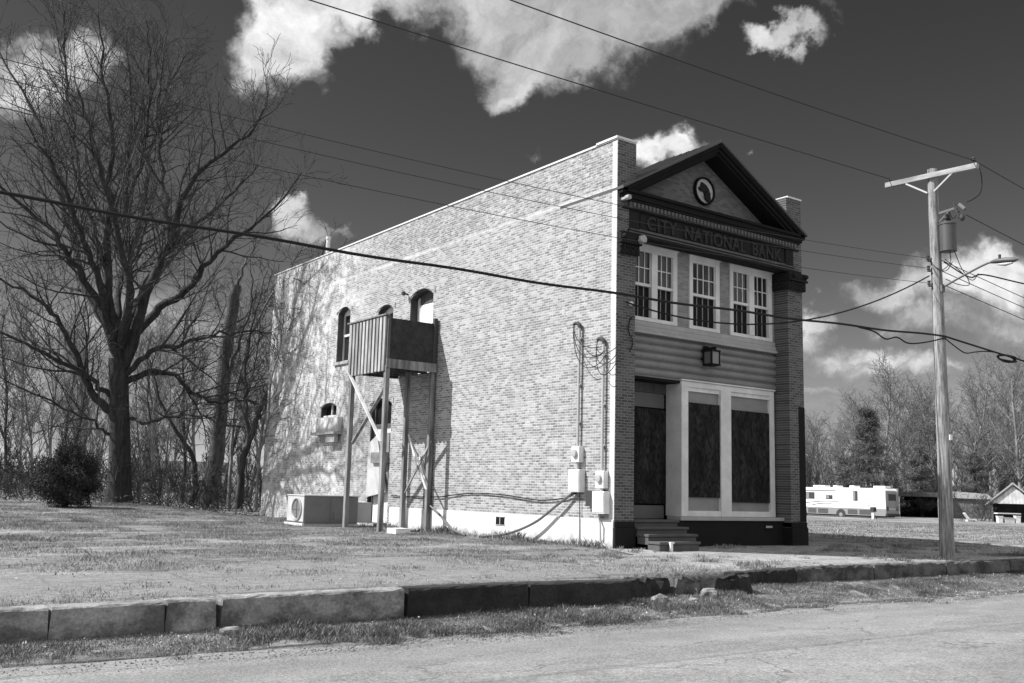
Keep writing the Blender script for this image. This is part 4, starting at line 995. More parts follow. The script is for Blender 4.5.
def limb_path(w, ctrl, r0, r1, n=18, jit=.05):
    p = [at(x, y, d) for x, y, d in ctrl]; q = np.array([v[:] for v in smooth_path(p, n)])
    q[1:-1] += w.r.normal(0, jit, (len(q)-2, 3)); rad = r0+(r1-r0)*np.linspace(0, 1, len(q))**.85
    w.put(q, rad, 0); return q, rad, float(np.linalg.norm(np.diff(q, axis=0), axis=1).sum())
BT = np.array([-3.82, 21.8, .3])
big = Woody(3); cfgB = dict(n=[9, 7, 5, 4], wob=[.1, .13, .17, .2], up=[.02, .045, .03, .0], rmin=.0074, split=1, sp=[.43, .54, .35, .1], t0=[.12, .12, .1, .1], ang=(26, 60), lift=.16, len=[3.5, 1.5, .72], thick=.015)
tr = at(118, 503, 35.); d0 = 35.
zt = np.linspace(0, 1, 12)
tp = np.array([at(118+2*t+1.2*math.sin(t*5), 508-150*t, 35.0) for t in zt]); tp[:, :2] += 0
flare = .385+.2*np.exp(-zt*9)-.05*zt
big.put(tp, flare, 0)
LIMBS = [([(119, 372, 35), (113, 325, 34.6), (106, 262, 34.2), (111, 200, 33.6), (113, 140, 33), (106, 80, 32.6), (98, 15, 32.4)], .25),
         ([(122, 370, 35), (128, 310, 35.6), (126, 240, 36.4), (127, 170, 37), (131, 100, 37.5), (127, 30, 38)], .24),
         ([(124, 365, 35), (140, 312, 34.6), (158, 265, 34.2), (174, 235, 34), (188, 188, 33.8), (225, 152, 33.4), (258, 124, 33.0), (268, 92, 33)], .26),
         ([(134, 335, 35), (160, 308, 35.4), (188, 290, 35.6), (208, 262, 35.8), (232, 240, 36), (266, 215, 36.2), (302, 172, 36.4)], .17),
         ([(172, 240, 34), (163, 190, 35), (158, 140, 36), (160, 90, 37), (168, 30, 38)], .12),
         ([(115, 345, 35), (95, 305, 35.6), (78, 262, 36.2), (62, 205, 37), (48, 145, 37.6), (22, 90, 38), (-15, 35, 38.5)], .2),
         ([(113, 412, 35), (96, 398, 34.8), (80, 372, 34.4), (70, 340, 34), (50, 312, 33.4), (22, 290, 33), (-25, 268, 32.5)], .20),
         ([(115, 400, 35), (88, 378, 34.4), (42, 352, 33.6), (0, 332, 33), (-45, 312, 32.4)], .11),
         ([(116, 352, 35), (98, 300, 34), (72, 260, 33), (48, 228, 32.2), (5, 190, 31.6), (-40, 158, 31)], .18),
         ([(125, 375, 35), (152, 352, 34.6), (175, 345, 34.4), (205, 338, 34.2), (240, 332, 34.0), (272, 333, 33.8)], .11),
         ([(125, 382, 35), (150, 372, 35.4), (172, 374, 35.8), (192, 392, 36), (215, 402, 36.2), (242, 400, 36.4), (268, 406, 36.8)], .12),
         ([(125, 418, 35), (148, 422, 34.4), (172, 415, 34), (205, 418, 33.6), (245, 428, 33.2)], .07),
         ([(120, 355, 35), (118, 300, 37), (138, 230, 39), (150, 160, 41), (165, 95, 42.5), (190, 50, 43.5)], .2),
         ([(121, 350, 35), (130, 290, 33), (112, 215, 31), (95, 150, 29.5), (78, 90, 28.4)], .19),
         ([(112, 330, 34.7), (88, 250, 32.5), (60, 180, 30.5), (25, 120, 29)], .13),
         ([(124, 345, 35.5), (148, 280, 37.5), (190, 230, 39.5), (235, 190, 41), (262, 160, 42)], .15),
         ([(106, 262, 34.2), (84, 200, 34.4), (74, 140, 34.6), (66, 70, 34.8), (64, 10, 35)], .10),
         ([(127, 200, 36.8), (143, 150, 36.2), (150, 90, 35.8), (146, 20, 35.4)], .10),
         ([(118, 440, 35), (100, 425, 34.5), (70, 410, 34), (35, 392, 33.5), (-10, 375, 33)], .06)]
for ctrl, r0 in LIMBS:
    q, rad, Lg = limb_path(big, ctrl, r0*(.84 if r0 > .17 else 1.05), .024)
    big.children(q, rad, Lg, 0, 3, cfgB, .2)
BO = empty('bare_tree', BT.tolist(), 0, 'huge leafless spreading tree with thick dark trunk at lawn edge', 'tree')
big.mesh(0, 'trunk', 'bark', BO, BT); big.mesh(1, 'crown', 'twig', BO, BT)

def bare_tree(seed, Ht, r0, mx=3, spread_=1., straight=.04, base=.3, dens=1., rmin=.011, ang=(24, 50), lift=.28):
    w = Woody(seed)
    cfg = dict(n=[12, 8, 6, 4], wob=[straight, .09, .13, .18], up=[.02, .07, .05, .02], rmin=rmin, split=1, sp=[Ht/24/dens, .50/dens*Ht/14, .38/dens*Ht/14, .1], t0=[base, .12, .1, .1], ang=ang, lift=lift,
               len=[Ht*.36*spread_, Ht*.13, Ht*.055], thick=.016)
    w.grow((0, 0, -.15), (0, 0, 1), Ht, r0, 0, mx, cfg); return w
def copy_thing(o, loc, rz, sc, label=None, group=None):
    c = o.copy(); COL.objects.link(c); c.location = loc; c.rotation_euler = (random.uniform(-.09, .09), random.uniform(-.09, .09), rz); c.scale = (sc, sc, sc*random.uniform(.92, 1.08))
    if label: c['label'] = label
    if group: c['group'] = group
    for ch in o.children:
        q = ch.copy(); COL.objects.link(q); q.parent = c
    return c
protos = []
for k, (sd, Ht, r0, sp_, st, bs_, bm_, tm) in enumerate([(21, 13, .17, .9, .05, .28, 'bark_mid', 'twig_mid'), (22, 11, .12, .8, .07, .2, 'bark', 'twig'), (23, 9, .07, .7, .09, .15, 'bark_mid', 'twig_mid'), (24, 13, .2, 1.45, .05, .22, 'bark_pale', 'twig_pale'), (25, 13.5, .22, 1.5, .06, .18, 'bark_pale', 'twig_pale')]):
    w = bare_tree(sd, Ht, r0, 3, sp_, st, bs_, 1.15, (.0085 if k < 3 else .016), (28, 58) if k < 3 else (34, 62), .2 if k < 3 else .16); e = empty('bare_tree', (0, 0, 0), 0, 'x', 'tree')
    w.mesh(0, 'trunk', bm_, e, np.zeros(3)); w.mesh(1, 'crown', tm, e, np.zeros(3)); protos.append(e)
used = set()
def plant(k, x, y, rz, sc, label, group, z=None):
    z = float(H(x, y)) if z is None else z
    if k in used: return copy_thing(protos[k], (x, y, z), rz, sc, label, group)
    used.add(k); o = protos[k]; o.location = (x, y, z); o.rotation_euler = (0, 0, rz); o.scale = (sc,)*3; o['label'] = label
    if group: o['group'] = group
    return o
def ground_at(px, depth):
    p = CAMP+ray(px, 490)*depth; return float(p[0]), float(p[1])
LW = 'slender bare trees in the wood behind the lawn'
for i, (px, dp, k, sc, lb) in enumerate([(8, 50, 1, .85, 0), (30, 42, 2, .9, 0), (48, 60, 0, .8, 0), (72, 46, 1, .75, 0), (95, 55, 2, 1.1, 0), (140, 48, 2, .9, 0), (152, 60, 0, .85, 0), (168, 42, 2, 1.0, 0),
                                         (182, 52, 1, .95, 0), (196, 64, 0, .9, 0), (225, 56, 1, 1.0, 0), (250, 60, 0, .95, 0), (262, 50, 2, 1.2, 0), (-25, 47, 0, .8, 0), (-60, 55, 1, .9, 0), (118, 70, 0, .9, 0), (20, 72, 0, .95, 0), (60, 75, 1, 1.1, 0), (210, 75, 0, 1., 0), (160, 80, 1, 1.2, 0), (88, 82, 0, 1., 0), (275, 68, 0, 1.0, 0), (300, 75, 0, 1.05, 0)]):
    x, y = ground_at(px, dp); plant(k, x, y, i*1.7, sc, 'slender bare tree standing in the shady wood behind the great tree', LW)
# leaning broken trunk and the clump by the rear of the wall, shaped one by one
def special(seed, ctrl, r0, r1, label, bark, kids=True, spn=.6, ln=1.7, more=()):
    w = Woody(seed); cfg = dict(cfgB); cfg['sp'] = [spn, .4, .25, .1]; cfg['len'] = [ln, .9, .45]
    q, rad, Lg = limb_path(w, ctrl, r0, r1, 18, .03)
    if kids: w.children(q, rad, Lg, 0, 3, cfg, .3)
    for c2, ra in more:
        q2, rad2, L2 = limb_path(w, c2, ra, .015, 16, .04); w.children(q2, rad2, L2, 0, 3, cfg, .15)
    org = np.array([q[0][0], q[0][1], float(H(q[0][0], q[0][1]))]); e = empty('bare_tree', org.tolist(), 0, label, 'tree')
    w.mesh(0, 'trunk', bark, e, org); w.mesh(1, 'crown', 'twig', e, org); return e
special(41, [(209, 508, 43), (214, 470, 43), (219, 420, 43), (226, 360, 43), (232, 310, 43.2), (236, 286, 43.3)], .40, .24, 'leaning snapped trunk with pale lit side between great tree and building', 'bark_grey', True, .9, 1.6,
        more=[([(224, 380, 43), (240, 340, 42.5), (252, 300, 42), (250, 260, 41.5)], .12), ([(229, 330, 43), (212, 290, 44), (205, 250, 45)], .1), ([(234, 300, 43.2), (246, 262, 43.5), (262, 235, 44)], .1)])
special(42, [(238, 508, 36), (241, 470, 36), (250, 440, 36), (262, 405, 35.7), (279, 370, 35.2), (290, 340, 34.8), (306, 300, 34.3), (326, 240, 33.8)], .155, .025, 'thin tree curving up in front of the rear brick wall', 'bark_grey', True, .55, 1.6,
        more=[([(262, 405, 35.7), (285, 385, 34.8), (305, 350, 34), (330, 310, 33.4)], .085), ([(250, 440, 36), (246, 390, 36.5), (252, 330, 37), (268, 270, 37)], .09), ([(290, 340, 34.8), (300, 318, 34), (322, 285, 33.2), (345, 262, 32.6)], .06)])
special(43, [(229, 508, 39), (231, 460, 39), (236, 400, 39), (246, 350, 39), (262, 310, 38.5), (286, 272, 38), (302, 250, 37.6)], .09, .02, 'straight thin pale sapling left of the curving tree by building', 'bark_pale', True, .55, 1.4)
special(44, [(190, 505, 40), (196, 480, 40), (190, 450, 40), (172, 425, 40), (160, 400, 40), (150, 360, 40)], .14, .03, 'crooked dark tree bending left beside the great trunk', 'bark', True, .5, 1.8)
special(45, [(256, 510, 33.5), (258, 470, 33.4), (266, 430, 33.2), (272, 380, 33), (282, 330, 32.7), (284, 280, 32.5)], .06, .015, 'whippy sapling hugging the rear corner of brick wall', 'bark_mid', True, .5, 1.2)

# ---- trees beyond the road house at right
for i, (px, dp, k, sc) in enumerate([(884, 122, 4, 1.28), (822, 140, 3, .95), (905, 128, 3, 1.25), (860, 140, 4, 1.15), (938, 135, 3, 1.2), (968, 126, 4, 1.3), (992, 132, 3, 1.25), (1020, 120, 4, 1.4), (1045, 130, 3, 1.4), (925, 150, 4, 1.3), (808, 155, 3, .95), (980, 148, 4, 1.4), (875, 152, 3, 1.25), (1005, 150, 3, 1.5), (840, 160, 3, 1.0), (1065, 140, 4, 1.4), (792, 150, 3, .9), (950, 160, 4, 1.35), (1035, 155, 4, 1.5), (915, 165, 3, 1.4), (1085, 125, 3, 1.4)]):
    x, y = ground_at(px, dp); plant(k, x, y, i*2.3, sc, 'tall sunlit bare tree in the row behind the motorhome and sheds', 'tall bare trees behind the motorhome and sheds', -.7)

def leafy(name, n, fn, size, mat, parent, seed, asp=.5):
    r = np.random.default_rng(seed); p = fn(n, r); a_ = r.normal(size=(n, 3)); a_ /= np.linalg.norm(a_, axis=1, keepdims=True); b_ = np.cross(a_, r.normal(size=(n, 3))); b_ /= np.linalg.norm(b_, axis=1, keepdims=True)
    s_ = size*r.uniform(.6, 1.3, (n, 1)); V = np.stack([p-a_*s_, p+b_*s_*asp, p+a_*s_, p-b_*s_*asp], 1).reshape(-1, 3); F = np.arange(4*n).reshape(n, 4)
    return np_mesh(name, V, F, mat, parent)
def pine(seed, Ht, label, x, y, z, group):
    r = np.random.default_rng(seed); w = Woody(seed); e = empty('evergreen_tree', (x, y, z), 0, label, 'tree', group)
    w.put(np.array([(0, 0, -.2), (.1, 0, Ht*.5), (0, .1, Ht)]), np.array([.25, .16, .03]), 0); tips = []
    for k in range(int(Ht*10)):
        z_ = Ht*(.12+.86*r.random()); L_ = (Ht-z_)*.30*r.uniform(.5, 1.2)+.5; a_ = r.random()*6.28; d = np.array([math.cos(a_), math.sin(a_), r.uniform(-.15, .3)])
        pts = np.array([np.array([0, 0, z_])+d*L_*t+np.array([0, 0, -.12*L_*t*t]) for t in (0, .5, 1.)]); w.put(pts, np.array([.05, .03, .01]), 0)
        for t in np.linspace(.3, 1.05, 7): tips.append((pts[0]+(pts[2]-pts[0])*t, .16+.11*L_*(1-abs(t-.6))))
    w.mesh(0, 'trunk', 'bark', e, np.zeros(3), (7, 4)); tips_p = np.array([t[0] for t in tips]); tips_s = np.array([t[1] for t in tips])
    def fn(n, rr): i = rr.integers(0, len(tips_p), n); return tips_p[i]+rr.normal(size=(n, 3))*tips_s[i][:, None]*np.array([1.25, 1.25, .5])
    leafy('crown', int(Ht*2600), fn, .20, 'pine', e, seed, .09); return e
for sd, Ht, px, dp, lb in ((51, 12.5, 868, 112, 'dark evergreen tree with loose crown standing behind the motorhome'), (52, 8.5, 921, 116, 'dark narrow evergreen tree between the carport and the pole'), (53, 7.0, 845, 118, 'small dim evergreen tree behind the motorhome roof'), (54, 8, 975, 118, 'dark evergreen tree rising behind the gabled garage')):
    x, y = ground_at(px, dp); pine(sd, Ht, lb, x, y, -.7, 'evergreen trees beyond the road')

# round shrub at left
sx, sy = -6.5, 17.4; sz = float(H(sx, sy)); SB = empty('round_shrub', (sx, sy, sz), 0, 'dense dark rounded evergreen shrub at left beside great tree', 'shrub'); SB.scale = (1.08, 1.08, 1.14)
w = Woody(60); cfg = dict(cfgB); cfg['len'] = [.9, .5, .3]; cfg['sp'] = [.2, .3, .2, .1]
for k in range(7): w.grow((random.uniform(-.1, .1), random.uniform(-.1, .1), -.05), (random.uniform(-.6, .6), random.uniform(-.6, .6), 1), 1.2, .03, 0, 1, cfg)
w.wood[0] += w.wood[1]; w.mesh(0, 'stem', 'bark', SB, np.zeros(3))
def shrub_fn(n, r):
    d = r.normal(size=(n, 3)); d /= np.linalg.norm(d, axis=1, keepdims=True); rad = r.random((n, 1))**.4
    lump = 1+.16*np.sin(d[:, :1]*7+1)*np.sin(d[:, 1:2]*6)+.14*np.sin(d[:, 2:]*9+d[:, :1]*4)
    p = d*rad*lump*np.array([.83, .83, .80])+np.array([0, 0, .74]); p = p+d*np.where(r.random((n, 1)) < .12, r.random((n, 1))*.16, 0); p[:, 2] += .18*(np.hypot(p[:, 0], p[:, 1]) < .4)*(p[:, 2] > .8); return p
leafy('foliage', 42000, shrub_fn, .026, 'ever', SB, 61, .45)

# bare undergrowth along the wood's edge
bp = empty('bare_bush', (0, 0, 0), 0, 'x', 'bush'); w = Woody(70); cfg = dict(cfgB); cfg['sp'] = [.25, .2, .2, .1]; cfg['len'] = [.7, .4, .25]; cfg['t0'] = [.2, .1, .1, .1]
for k in range(9): w.grow((random.uniform(-.3, .3), random.uniform(-.3, .3), -.05), (random.uniform(-.7, .7), random.uniform(-.7, .7), 1), random.uniform(.8, 1.6), .014, 0, 2, cfg)
w.wood[0] += w.wood[1]; w.mesh(0, 'stems', 'twig', bp, np.zeros(3))
for i in range(44):
    px = -40+i*7.0; dp = random.uniform(35, 52) if px < 250 else 39; x, y = ground_at(px, dp); z = float(H(x, y)); lb = 'low tangled bare bush at the shady edge of the wood'
    if i == 0: bp.location = (x, y, z); bp['label'] = lb; bp['group'] = 'bare bushes along the edge of the wood'
    else: copy_thing(bp, (x, y, z), i*2.1, random.uniform(.6, 1.6), lb, 'bare bushes along the edge of the wood')
n = 9000; r = np.random.default_rng(8); u = r.uniform(-90, 300, n); dp = r.uniform(33, 60, n); pts = CAMP+(CF[None]+CR[None]*((u-512)/FPX)[:, None]-CU[None]*((490-341.5)/FPX))*dp[:, None]
pts[:, 2] = H(pts[:, 0], pts[:, 1])+r.random(n)**2*.35; sel = ~((pts[:, 0] > -.4) & (pts[:, 1] < 18.5))
o = leafy('undergrowth', int(sel.sum()), lambda k, rr: pts[sel], .06, 'dark_litter', None, 81, .35); tag(o, 'fallen leaves and dead stems on the woodland floor', None, None, 'stuff')
# distant wood closing the view on both sides
w = Woody(90); V = []
def far_wood(seed, spots, name, label, mat, hs):
    base = bare_tree(seed, 12, .16, 2, .9, .06, .1, 1.0); allw = Woody(1); r = np.random.default_rng(seed)
    for (x, y, z) in spots:
        a_ = r.random()*6.28; s_ = r.uniform(*hs); c_, n_ = math.cos(a_), math.sin(a_); R_ = np.array([[c_, -n_, 0], [n_, c_, 0], [0, 0, 1.]])*s_
        for part in (0, 1):
            for pts, rad in base.wood[part]: allw.wood[0].append((pts@R_.T+np.array([x, y, z]), np.maximum(rad*s_, .018)))
    o = allw.mesh(0, name, mat, None, np.zeros(3), (4, 3)); return tag(o, label, None, None, 'stuff')
r = np.random.default_rng(91)
far_wood(92, [(*ground_at(px, dp), .2) for px, dp in zip(r.uniform(-120, 330, 56), r.uniform(80, 125, 56))], 'distant_woods', 'hazy mass of bare distant woods behind the lawn', 'twig', (.35, .62))
far_wood(94, [(*ground_at(px, dp), -.7) for px, dp in zip(r.uniform(780, 1120, 110), r.uniform(132, 165, 110))], 'undergrowth', 'dark brushy undergrowth behind the motorhome and sheds', 'twig', (.35, .75))
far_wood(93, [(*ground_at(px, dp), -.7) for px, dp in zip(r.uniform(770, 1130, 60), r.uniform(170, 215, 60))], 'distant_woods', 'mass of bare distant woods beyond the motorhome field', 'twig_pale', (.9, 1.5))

# ------------------------------------------------------------------ motorhome, sheds, garage at right
th = math.atan2(-.998, .053)
rvp = at(886, 519, 98); RV = empty('motorhome', (float(rvp[0]), float(rvp[1]), -.80), th, 'long white motorhome with grey lower stripe parked beyond the bank', 'motorhome')
# local frame: +x toward the rear, -y toward the viewer's side ; built to the left (negative x)
LEN = 10.6
m = MB(); prof = [(-LEN, .55), (-LEN, 2.9), (-LEN+.5, 3.15), (-.25, 3.15), (0, 2.95), (0, .55)]
m.prism(prof, 'y', 0, 2.45); m.build('body', 'rv_white', RV, bevel=.06)
m = MB(); m.box(-LEN+.02, -.02, -.02, 0, .42, 1.02); m.box(-LEN+.02, -.02, -.025, 0, 1.05, 1.12); m.build('lower_stripe', 'rv_grey', RV)
m = MB(); m.box(.002, .02, .08, 2.37, .45, 1.1); m.box(.002, .015, .1, 2.35, 1.15, 2.9); m.build('rear_shade_panel', 'rv_grey', RV)  # shade of the rear face put into this grey overlay
m = MB(); m.box(.0, .12, .05, 2.4, .40, .66); m.build('bumper', 'box_dark', RV)
for x0, x1, z0, z1 in ((-9.4, -8.1, 1.95, 2.65), (-6.75, -5.95, 1.95, 2.38), (-3.55, -3.05, 1.85, 2.85), (-10.4, -9.9, 1.9, 2.5)):
    m = MB(); m.box(x0, x1, -.022, .0, z0, z1); wv_ = m.build('window', 'box_dark', RV); m = MB(); m.box(x0+.06, (x0+x1)/2-.03, -.028, -.022, z0+.06, z1-.06); m.build('pane', 'grey_panel', wv_)
for zc, x0, x1, amp in ((1.55, -9.2, -5.2, .22), (1.35, -8.4, -6.0, .2)):
    m = MB(); m.tube([(x0+(x1-x0)*t, -.012, zc+amp*math.sin(t*2.2)) for t in np.linspace(0, 1, 14)], .05, 5); m.build('swoosh', 'rv_grey', RV)
m = MB(); m.tube([(-3.0, -.012, 1.45), (-1.9, -.012, 1.42), (-1.2, -.012, 1.55), (-1.1, -.012, 1.85), (-1.5, -.012, 2.1), (-2.3, -.012, 2.2)], .03, 5); m.build('swoosh', 'rv_grey', RV)
m = MB(); m.box(-LEN+.3, -5.6, -.03, 0, 2.78, 2.9); m.build('awning_roll', 'rv_grey', RV)
for x0, x1 in ((-8.6, -7.2), (-6.2, -5.7), (-4.3, -3.7), (-1.6, -.3)):
    m = MB(); m.box(x0, x1, .5, 1.6, 3.152, 3.38); m.build('roof_vent', 'rv_white', RV, bevel=.05)
for x in (-5.0, -9.6):
    m = MB(); m.lathe((x, .12, .42), [(.42, -.14), (.45, -.12), (.45, .12), (.42, .14)], 22, 'y'); wh = m.build('wheel', 'rubber', RV, True)
    m = MB(); m.lathe((x, -.02, .42), [(.2, .0), (.2, -.025), (.1, -.04)], 18, 'y'); m.build('rim', 'rv_grey', wh, True)
    m = MB(); m.lathe((x, -.015, .45), [(.55, 0), (.55, -.012)], 22, 'y'); m.build('wheel_arch', 'box_dark', RV)
for x0, x1 in ((-8.9, -7.9), (-7.7, -6.5), (-4.2, -3.1), (-2.9, -1.6)):
    m = MB(); m.box(x0, x1, -.03, -.021, .5, .98); ch_ = m.build('locker_door', 'tank', RV); m = MB(); m.box((x0+x1)/2-.08, (x0+x1)/2+.08, -.04, -.03, .86, .91); m.build('handle', 'box_dark', ch_)
for y in (.35, 2.1):
    m = MB(); m.box(.021, .05, y-.12, y+.12, .95, 1.35); m.build('tail_lamp', 'box_dark', RV)
m = MB(); m.box(.016, .03, .55, 1.9, 1.95, 2.6); m.build('rear_window', 'box_dark', RV)
m = MB()
for y in (1.95, 2.2): m.tube([(.1, y, 1.1), (.1, y, 3.2)], .02, 6)
for k in range(6): m.tube([(.1, 1.95, 1.25+.33*k), (.1, 2.2, 1.25+.33*k)], .015, 5)
m.build('ladder', 'box_grey', RV)
m = MB(); m.box(-LEN+.3, -.3, .2, 2.2, .28, .56); m.build('chassis', 'box_dark', RV)
gp = at(873.5, 517.5, 93); GO = empty('garden_post', (float(gp[0]), float(gp[1]), -.78), 0, 'small white garden post with dark cap in front of motorhome', 'garden post', None, True)
m = MB(); m.box(-.12, .12, -.12, .12, 0, .85); m.build('post', 'box_white', GO); m = MB(); m.box(-.24, .24, -.2, .2, .85, 1.3); m.build('cap', 'box_dark', GO, bevel=.05)
m = MB(); m.bar((.05, -.15, .5), (.4, -.2, -.0), .05, .05); m.bar((-.05, -.15, .5), (-.3, -.2, .0), .05, .05); m.build('leg', 'box_dark', GO)

# the small buildings' frames share the camera-facing yaw of the lots across the field
YR = math.atan2(CR[1], CR[0])
def lot(name, px, py, dp, label, cat, z=-.75, turn=0.):
    p = at(px, py, dp); return empty(name, (float(p[0]), float(p[1]), z), YR+turn-math.atan((px-512)/FPX), label, cat)
CP = lot('carport', 899, 518, 112, 'low dark open carport with flat roof right of motorhome', 'carport')
m = MB(); m.box(-.2, 4.9, -.3, 6.2, 2.72, 2.95); m.build('roof', 'metal_roof', CP)
m = MB(); m.box(0, 4.6, 5.9, 6., 0, 2.7); m.box(-.0, .1, .2, 5.9, 0, 2.7); m.build('wall', 'dark', CP)
m = MB(); m.box(-.2, 4.9, -.33, -.31, 2.45, 2.96); m.build('fascia', 'wood_dark', CP)
for x in (.02, 4.1):
    m = MB(); m.box(x, x+.12, -.2, -.08, 0, 2.7); m.build('post', 'coping', CP)
SH = lot('shed', 938, 518, 113, 'long grey sided shed with pale shallow roof behind the pole', 'shed')
m = MB(); m.box(0.6, 5.6, .3, 5, 0, 2.35); m.build('wall', 'siding', SH)
m = MB(); m.prism([(.0, 2.45), (5.9, 2.30), (5.2, 2.95), (1.6, 3.15), (.2, 3.1)], 'y', .0, 5.2); m.build('roof', 'metal_roof', SH)
m = MB(); m.box(.62, .72, .2, .3, 0, 2.4); m.build('post', 'coping', SH)
GA = lot('garage', 992, 521, 96, 'gabled open garage with pale boarded gable at far right', 'garage')
wG = 3.9
m = MB(); m.box(0, .15, 0, 5, 0, 2.0); m.box(wG-.15, wG, 0, 5, 0, 2.); m.box(0.15, wG-.15, 4.8, 5, 0, 2.0); m.build('wall', 'siding', GA)
m = MB(); m.prism([(.0, 1.9), (wG, 1.9), (wG/2, 3.55)], 'y', 0, .1); m.build('gable', 'siding_pale', GA)
m = MB(); m.prism([(wG/2, 3.95), (-.55, 1.82), (-.55, 1.68), (wG/2, 3.78)], 'y', -.2, 5.4); m.prism([(wG/2, 3.95), (wG+.55, 1.82), (wG+.55, 1.68), (wG/2, 3.78)], 'y', -.2, 5.4); m.build('roof', 'metal_roof', GA)
m = MB(); m.prism([(wG/2, 3.76), (-.5, 1.66), (-.5, 1.55), (wG/2, 3.6)], 'y', -.19, -.14); m.build('barge_board', 'wood_dark', GA)
for i, (dx, hh) in enumerate(((-.3, .72), (.35, .62), (.8, .60), (1.35, .78))):
    p = at(1003, 523, 92); cc = Vector((float(p[0]), float(p[1]), -.78))+Vector(CR.tolist()).normalized()*dx
    BN = empty('storage_bin', (cc.x, cc.y, -.78), YR, ['white bin at the left end of the row by the garage', 'low grey white bin beside the leftmost white bin', 'lowest pale bin between two taller bins at garage', 'tallest white bin at right end of the row'][i], 'bin', 'pale bins in front of the garage')
    m = MB(); m.prism([(-.19, .0), (.19, 0), (.24, hh), (-.24, hh)], 'y', -.2, .2); m.build('body', 'rv_white' if i in (0, 3) else 'coping', BN, bevel=.02); m = MB(); m.box(-.26, .26, -.23, .23, hh+.003, hh+.06); m.build('lid', 'rv_white' if i in (0, 3) else 'box_grey', BN)
p = at(1008, 521, 94); TB = empty('work_table', (float(p[0]), float(p[1]), -.77), YR, 'dark work table with pale top behind the bins at garage', 'table')
m = MB(); m.box(-1.1, 1.1, -.35, .45, .95, 1.05); m.build('table_top', 'coping', TB); m = MB(); m.box(-1.0, 1.0, -.3, .4, .2, .94); m.build('cupboard', 'dark', TB)
for x in (-.95, .95):
    m = MB(); m.box(x-.05, x+.05, -.3, .4, 0, .2); m.build('leg', 'box_dark', TB)
p = at(968, 521, 94); LC = empty('lawn_chair', (float(p[0]), float(p[1]), -.78), YR, 'small white reclining lawn chair on the grass near bushes', 'chair', None, True)
m = MB(); m.bar((-.35, 0, .95), (.05, 0, .40), .5, .08, (0, 0, 1)); m.build('backrest', 'rv_white', LC); m = MB(); m.bar((.05, 0, .40), (.75, 0, .3), .5, .08, (0, 0, 1)); m.build('seat', 'rv_white', LC)
for x in (-.1, .6):
    m = MB(); m.box(x-.04, x+.04, -.22, .22, 0, .34); m.build('leg', 'coping', LC)
for i, (px, dp, sc) in enumerate(((958, 96, 1.0), (975, 98, 1.7), (986, 97, 1.4))):
    x, y = ground_at(px, dp); c = copy_thing(bp, (x, y, -.75), i*2., sc*1.3, ['small bare bush beside the lawn chair', 'largest bare bush between shed and garage', 'bare bush touching the garage corner'][i], 'bare bushes between shed and garage')
# low white house glimpsed under the branches at left
p = at(10, 492, 88); HS = empty('distant_house', (float(p[0]), float(p[1]), .2), YR, 'low pale roofed house glimpsed far under the branches at left', 'house')
m = MB(); m.box(-6, 4.6, 0, 6, 0, 1.5); m.build('wall', 'siding', HS); m = MB(); m.prism([(-.7, 1.45), (6.7, 1.45), (3, 2.6)], 'x', -6.6, 5.0); m.build('roof', 'metal_roof', HS)
for x in (-3.5, -.5, 2.7):
    m = MB(); m.box(x, x+1.1, -.03, -.002, .45, 1.3); m.build('window', 'box_white', HS)
p = at(150, 492, 95); HS = empty('distant_house', (float(p[0]), float(p[1]), .2), YR, 'small sunlit house seen between trunks right of the great tree', 'house')
m = MB(); m.box(-3, 6, 0, 5, 0, 2.0); m.build('wall', 'box_white', HS); m = MB(); m.prism([(-.6, 1.95), (5.6, 1.95), (2.5, 3.0)], 'x', -3.5, 6.5); m.build('roof', 'tin', HS)
m = MB(); m.box(-1, 0, -.03, -.002, .8, 1.6); m.build('window', 'dark', HS)

# ------------------------------------------------------------------ grass
def blades(name, n, xr, yr, dens, hr, wd, mat, seed, label, lean=.5):
    r = np.random.default_rng(seed); x = r.uniform(*xr, n); y = r.uniform(*yr, n); keep = r.random(n) < dens(x, y); x = x[keep]; y = y[keep]; n = len(x)
    h_ = r.uniform(*hr, n)*(.35+1.3*vnoise(x, y, 1.6, seed+1)**1.5)*(.6+.9*vnoise(x, y, 6., seed+2))*np.where(r.random(n) < .015, 1.7, 1.); a_ = r.random(n)*6.28; ln_ = r.uniform(.05, lean*1.6, n)*h_; b_ = r.random(n)*6.28; w_ = wd*r.uniform(.6, 1.4, n)
    z = H(x, y)+.0; dx, dy = np.cos(a_)*w_, np.sin(a_)*w_; ex_, ey_ = np.cos(b_)*ln_, np.sin(b_)*ln_
    V = np.stack([np.stack([x-dx, y-dy, z], 1), np.stack([x+dx, y+dy, z], 1), np.stack([x+ex_*.45+dx*.6, y+ey_*.45+dy*.6, z+h_*.62], 1), np.stack([x+ex_, y+ey_, z+h_], 1)], 1).reshape(-1, 3)
    F = np.arange(4*n).reshape(n, 4)[:, [0, 1, 2, 3]]
    return tag(np_mesh(name, V, F, mat), label, None, None, 'stuff')
def d_lawn(x, y):
    t = np.clip((y+5.2)/3.6, 0, 1)*np.where(x > -1, .6, 1.); nse = vnoise(x*.6, y*1.3, .6, 40)*.45+vnoise(x*.6, y*1.8, 2.1, 41)*.35+vnoise(x, y, 6., 42)*.2
    k = np.clip((nse-(.62-.36*t-.10*np.clip((-x-.5)/2.5, 0, 1)*(1-t)))/.14, 0, 1); return k*(.45+.35*t)*(~((x > -.03) & (y > -.2)))*(x < .0+3*(y < -1.2))
blades('lawn_grass', 800000, (-19, 1.5), (-4.1, 21), d_lawn, (.012, .046), .0034, 'grass', 100, 'patchy short dry grass over the lawn and broken sidewalk')
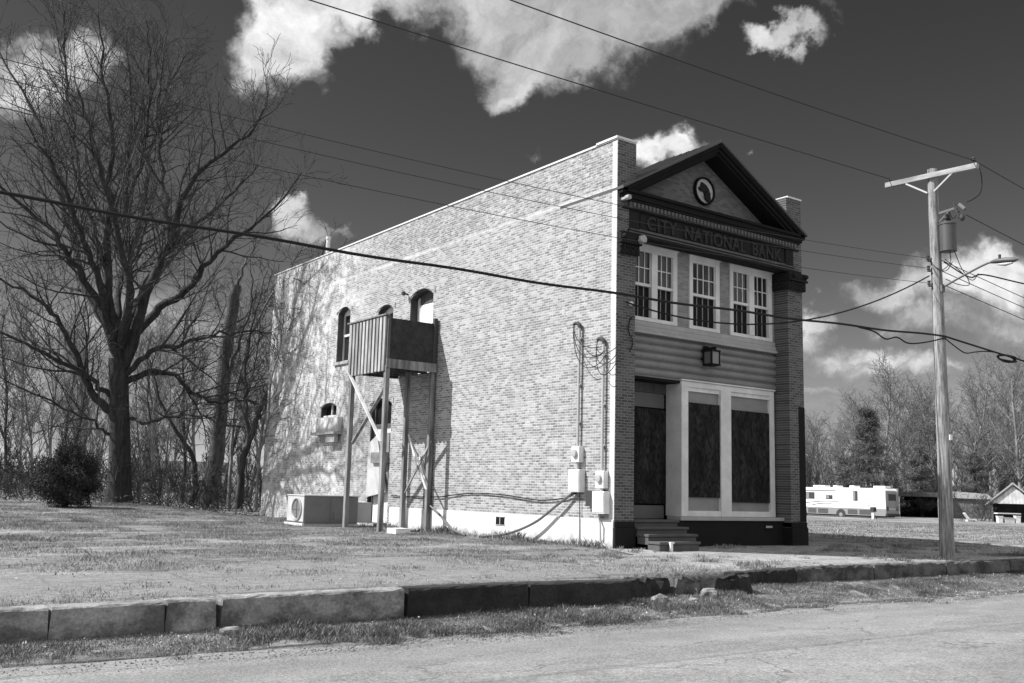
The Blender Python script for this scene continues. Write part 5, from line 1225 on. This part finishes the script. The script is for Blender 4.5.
def d_verge(x, y):
    ky = kerb_y(x); nse = vnoise(x, y, 1.1, 50)*.55+vnoise(x, y, 3.3, 51)*.45; nse = nse*.7+vnoise(x, y, 8., 52)*.3; e_ = np.clip((y+6.0)/1.0, 0, 1); return np.clip((nse-.68+.40*e_)/.14, 0, 1)*(y < ky-.13)
blades('verge_grass', 480000, (-16, 16), (-6.0, -3.75), d_verge, (.012, .050), .0030, 'weed', 110, 'scruffy weeds and grass in the gutter below the kerb')
blades('field_grass', 140000, (6.4, 60), (-3.3, 34), lambda x, y: np.clip((vnoise(x, y, .5, 60)-.25)/.3, 0, 1), (.02, .06), .012, 'grass', 120, 'rough short grass in the field right of the bank')
blades('pavement_weeds', 160000, (-3, 14), (-4.05, -.1), lambda x, y: np.clip((vnoise(x*.6, y*1.5, 1.7, 80)*.5+vnoise(x, y, 5., 81)*.5-.60)/.12, 0, 1)*(y > kerb_y(x)+.16), (.015, .07), .0036, 'grass', 140, 'sparse grass tufts sprouting from the cracked sidewalk before the bank')
blades('weeds', 5000, (-.7, -.02), (.0, 12), lambda x, y: np.clip((vnoise(x*3, y, 1.3, 70)-.4)/.2, 0, 1), (.05, .16), .008, 'weed', 130, 'weeds growing along the foot of the side wall')

n = 9000; r = np.random.default_rng(150); x = r.uniform(-15, 14, n); y = -5.45+r.normal(0, .38, n)+(vnoise(x, x*0, .35, 5)-.5)*.5; sz_ = r.uniform(.004, .017, n)**1.0
tz = np.where(y < -5.5, ROAD_Z+.018, H(x, y)); T4 = np.array([(1, 0, -.35), (-.5, .87, -.35), (-.5, -.87, -.35), (0, 0, .75)]); V = np.stack([x, y, tz+sz_*.2], 1)[:, None, :]+(T4[None]*r.uniform(.6, 1.3, (n, 4, 1))*sz_[:, None, None])
F = (np.arange(n)[:, None, None]*4+np.array([(0, 2, 1), (0, 1, 3), (1, 2, 3), (2, 0, 3)])[None]).reshape(-1, 3)
tag(np_mesh('gravel', V.reshape(-1, 3), F, 'walk'), 'loose gravel scattered along the ragged road edge', None, None, 'stuff')
n = 5000; x = r.uniform(-17, 12, n); y = np.where(r.random(n) < .45, r.uniform(-5.4, -3.9, n), r.uniform(-3.9, 14, n)); q = ~((x > -.05) & (y > -.6)) & (np.abs(y-kerb_y(x)-.05) > .3)
P3 = np.stack([x, y, H(x, y)+.02+r.random(n)*.02], 1)[q]
tag(leafy('leaf_litter', len(P3), lambda k, rr: P3, .016, 'litter', None, 151, .6), 'dead leaves and bits strewn over lawn and verge', None, None, 'stuff')
